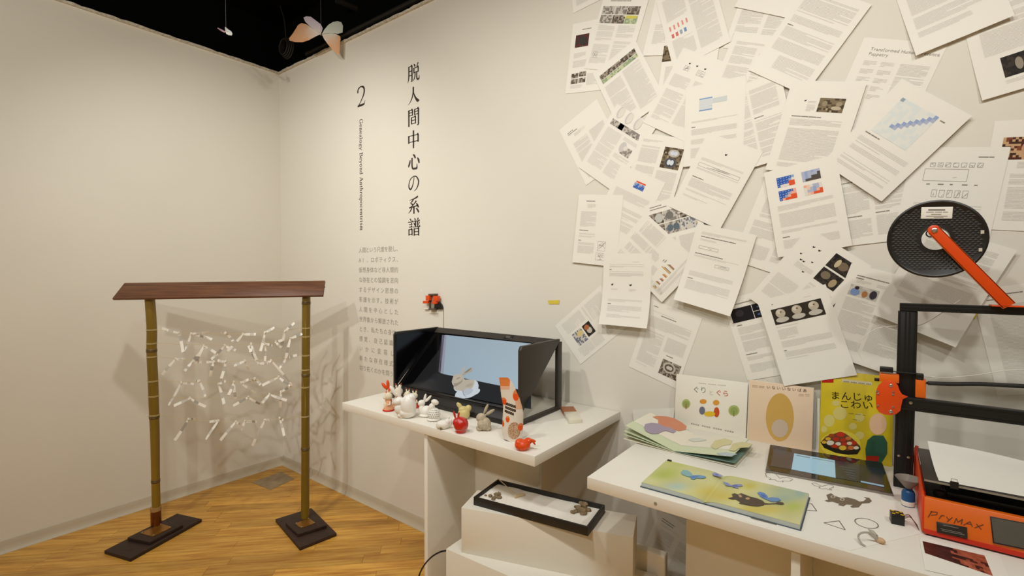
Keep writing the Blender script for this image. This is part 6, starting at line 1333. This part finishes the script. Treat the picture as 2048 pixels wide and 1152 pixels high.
# heated bed with paper
ZBED = 1.009; byf, byr = -.452, -.205
bed = gb('print_bed', (3.722, byf, ZBED-.006), (4.19, byr, ZBED), mat('dark_grey_bed', S(56, 50, 44), .4), .0008)
gb('bed_edge', (3.722, byf-.0015, ZBED-.005), (4.19, byf, ZBED-.001), mat('pale_bed_edge', S(150, 142, 126), .4), 0, bed)
gb('bed_carriage', (3.76, byf+.03, ZBED-.045), (4.16, byr-.02, ZBED-.03), BLACKM, .002)
gb('bed_rail', (3.92, byf+.02, TZ+.05), (3.98, byr, ZBED-.045), BLACKM, .002)
for x, y in ((3.752, byf+.03), (4.16, byf+.03), (3.752, byr-.03), (4.16, byr-.03)):
    MB().lathe([(.0015, 0), (.0015, -.022), (.012, -.023), (.0125, -.034), (.0105, -.036), (0, -.036)], 18, Matrix.Translation((x, y, ZBED-.006))).build('levelling_knob', BLACKP, pr_, True)
mb = MB(); NX, NY = 22, 16; vs = []
pa, pb_ = at(1877.6, 961, 2, ZBED+.001), at(2048, 993, 2, ZBED+.001); e1 = (pb_-pa).normalized()
for j in range(NY+1):
    for i in range(NX+1):
        a, b = i/NX, j/NY; p = pa+e1*(a*.297)+Vector((-e1.y, e1.x, 0))*(b*.212)
        z = ZBED+.001+.030*(b**2.2)*(1-.75*a)+.003*math.sin(a*5)*b
        vs.append(Vector((p.x, p.y, z)))
mb.add(vs, [(j*(NX+1)+i, j*(NX+1)+i+1, (j+1)*(NX+1)+i+1, (j+1)*(NX+1)+i) for j in range(NY) for i in range(NX)])
tag(mb.build('bed_paper', PAPER, smooth=True), 'blank white sheet clipped on the printer bed with a lifted far corner', 'paper')
def bclip(p, rot, label):
    t = thing('binder_clip', label, 'clip', p, rot)
    MB().slab([Vector((x, 0, z)) for x, z in ((-.004, .001), (.004, .001), (.006, .008), (-.006, .008))] if False else [Vector((0, y, z)) for y, z in ((-.004, -.007), (.006, .0012), (.006, .003), (-.004, .009))], (.014, 0, 0)).build('clip_body', BLACKP, t, world=False)
    MB().tube([Vector((.002, -.003, .006)), Vector((.002, .004, .012)), Vector((.012, .004, .012)), Vector((.012, -.003, .006))], .0008, 6).build('clip_wire', STEEL, t, True, world=False)
bclip(Vector((3.765, byf-.0045, ZBED)), 0, 'black binder clip holding the bed paper along its near edge')
p = at(1940, 898, 2, ZBED+.004); bclip(Vector((3.875, byr+.004, ZBED)), 0, 'black binder clip standing up behind the lifted bed paper')
bclip(Vector((3.955, byr+.004, ZBED)), 0, 'black binder clip at the far end of the printer bed edge')
MB().tube(catmull([Vector((3.717, -.19, TZ+.02)), Vector((3.72, -.2, TZ+.05)), Vector((3.718, -.19, TZ+.085)), Vector((3.722, -.17, TZ+.11))], 6), .004, 8).build('red_wire_bundle', mat('red_wires', S(180, 40, 16), .5), pr_, True)
# spool, hanging on the bolt of the orange arm
sc_ = at(1871, 478, 1, GY-.01); SR = .1005
spool = thing('filament_spool', 'empty black filament spool with a white label hanging on the orange arm', 'spool', sc_)
SPM = mat('black_spool_plastic', S(30, 27, 25), .35)
MY = Matrix.Translation(sc_) @ Matrix.Rotation(R(90), 4, 'X')       # lathe axis along the room's depth, +z towards the viewer
hr = .0285
def flange(z0, z1): return MB().lathe([(hr, z0), (SR-.004, z0), (SR, z0+.0005), (SR, z1), (SR-.004, z1+.0012), (SR-.0065, z1-.0006), (hr+.004, z1-.0006), (hr, z1), (hr, z0)], 56, MY)
fr_o = flange(.004, .007).build('front_flange', SPM, spool, True); flange(-.012, -.009).build('rear_flange', SPM, spool, True)
MB().lathe([(hr, -.009), (hr+.02, -.009), (hr+.02, .004), (hr, .004), (hr, -.009)], 40, MY).build('hub', SPM, spool, True)
mb = MB(); st = .0088                                               # raised diamond relief of the front flange
for i in range(-12, 13):
    for j in range(-14, 15):
        x = (i+(.5 if j % 2 else 0))*st*1.15; y = j*st*.62; r = math.hypot(x, y)
        if r > SR-.011 or r < hr+.010: continue
        w_, h_ = st*.56, st*.40; c = Vector((x, y, .0064))
        mb.add([MY @ (c+Vector((w_, 0, 0))), MY @ (c+Vector((0, h_, 0))), MY @ (c+Vector((-w_, 0, 0))), MY @ (c+Vector((0, -h_, 0))), MY @ (c+Vector((0, 0, .0016)))], [(0, 1, 4), (1, 2, 4), (2, 3, 4), (3, 0, 4)])
tag(mb.build('diamond_relief', mat('black_relief', S(34, 30, 27), .5), fr_o), kind='stuff')
cs_ = crop(1720, 380, 4.43); ys = sc_.y-.0095
lb = MB().slab([at(*cs_(*p), 1, ys) for p in [(545, 152), (824, 148), (816, 253), (538, 254)]], (0, .0012, 0)).build('spool_label', PAPER, spool, bevel=.0002)
mb = MB(INK_D)
for y_, x0, x1, h_ in ((176, 605, 755, 14), (196, 585, 655, 6), (196, 665, 725, 6), (196, 735, 780, 6), (216, 630, 720, 6), (232, 585, 775, 5), (243, 655, 740, 5)):
    mb.add([at(*cs_(a, b), 1, ys-.0004) for a, b in ((x0, y_-h_/2), (x1, y_-h_/2), (x1, y_+h_/2), (x0, y_+h_/2))], [(0, 1, 2, 3)])
tag(mb.build('label_print', INK, lb), kind='stuff')
for u, v in ((1085, 372), (1068, 530)):
    c = at(*cs_(u, v), 1, ys); MB().box((c.x-.0032, c.y, c.z-.0042), (c.x+.0032, c.y+.001, c.z+.0042)).build('rim_notch', mat('pale_notch', S(206, 200, 184), .6), spool)
# arm
ya = GY-.036
a0 = at(1868, 460, 1, ya); a1 = at(2019, 612, 1, ya); d = (a1-a0).normalized(); n_ = Vector((-d.z, 0, d.x)); hw = .0128
pts = [a0+n_*(hw*math.sin(q))-d*(hw*math.cos(q)) for q in [R(90-180*i/10) for i in range(11)]]
q = [a0+n_*hw]+[a0+(n_*math.cos(R(18*i))-d*math.sin(R(18*i)))*hw for i in range(1, 10)]+[a0-n_*hw, a1-n_*hw*1.02, a1+n_*hw*1.02]
arm = MB().slab(q, (0, .003, 0)).build('spool_arm', REDOR, pr_, bevel=.0006)
MB().slab([a0-n_*hw, a1-n_*hw, a1-n_*(hw-.0018), a0-n_*(hw-.0018)], (0, .016, 0)).build('arm_flange', ORANGE, arm)
MB().slab([a0+n_*hw, a1+n_*hw, a1+n_*(hw-.0018), a0+n_*(hw-.0018)], (0, .016, 0)).build('arm_flange', ORANGE, arm)
gb('arm_foot', (a1.x-.03, ya, ztop), (a1.x+.03, GY+.012, ztop+.003), REDOR, .0005)
b0 = at(1869, 461, 1, ya)
MB().lathe([(.0062, 0), (.0062, .002), (.004, .003), (.004, .0045), (0, .0045)], 14, Matrix.Translation((b0.x, ya, b0.z)) @ Matrix.Rotation(R(90), 4, 'X')).build('arm_bolt', STEEL, arm, True)
MB().tube([Vector((b0.x, ya+.003, b0.z)), Vector((b0.x, GY+.012, b0.z))], .0055, 14).build('spool_axle', mat('grey_axle', S(120, 112, 100), .4), arm, True)
MB().lathe([(.0075, -.002), (.0105, -.002), (.0105, .004), (.0075, .004), (.0075, -.002)], 20, Matrix.Translation((b0.x-.006, GY-.016, b0.z-.006)) @ Matrix.Rotation(R(90), 4, 'X')).build('bearing_ring', BLACKM, arm, True)
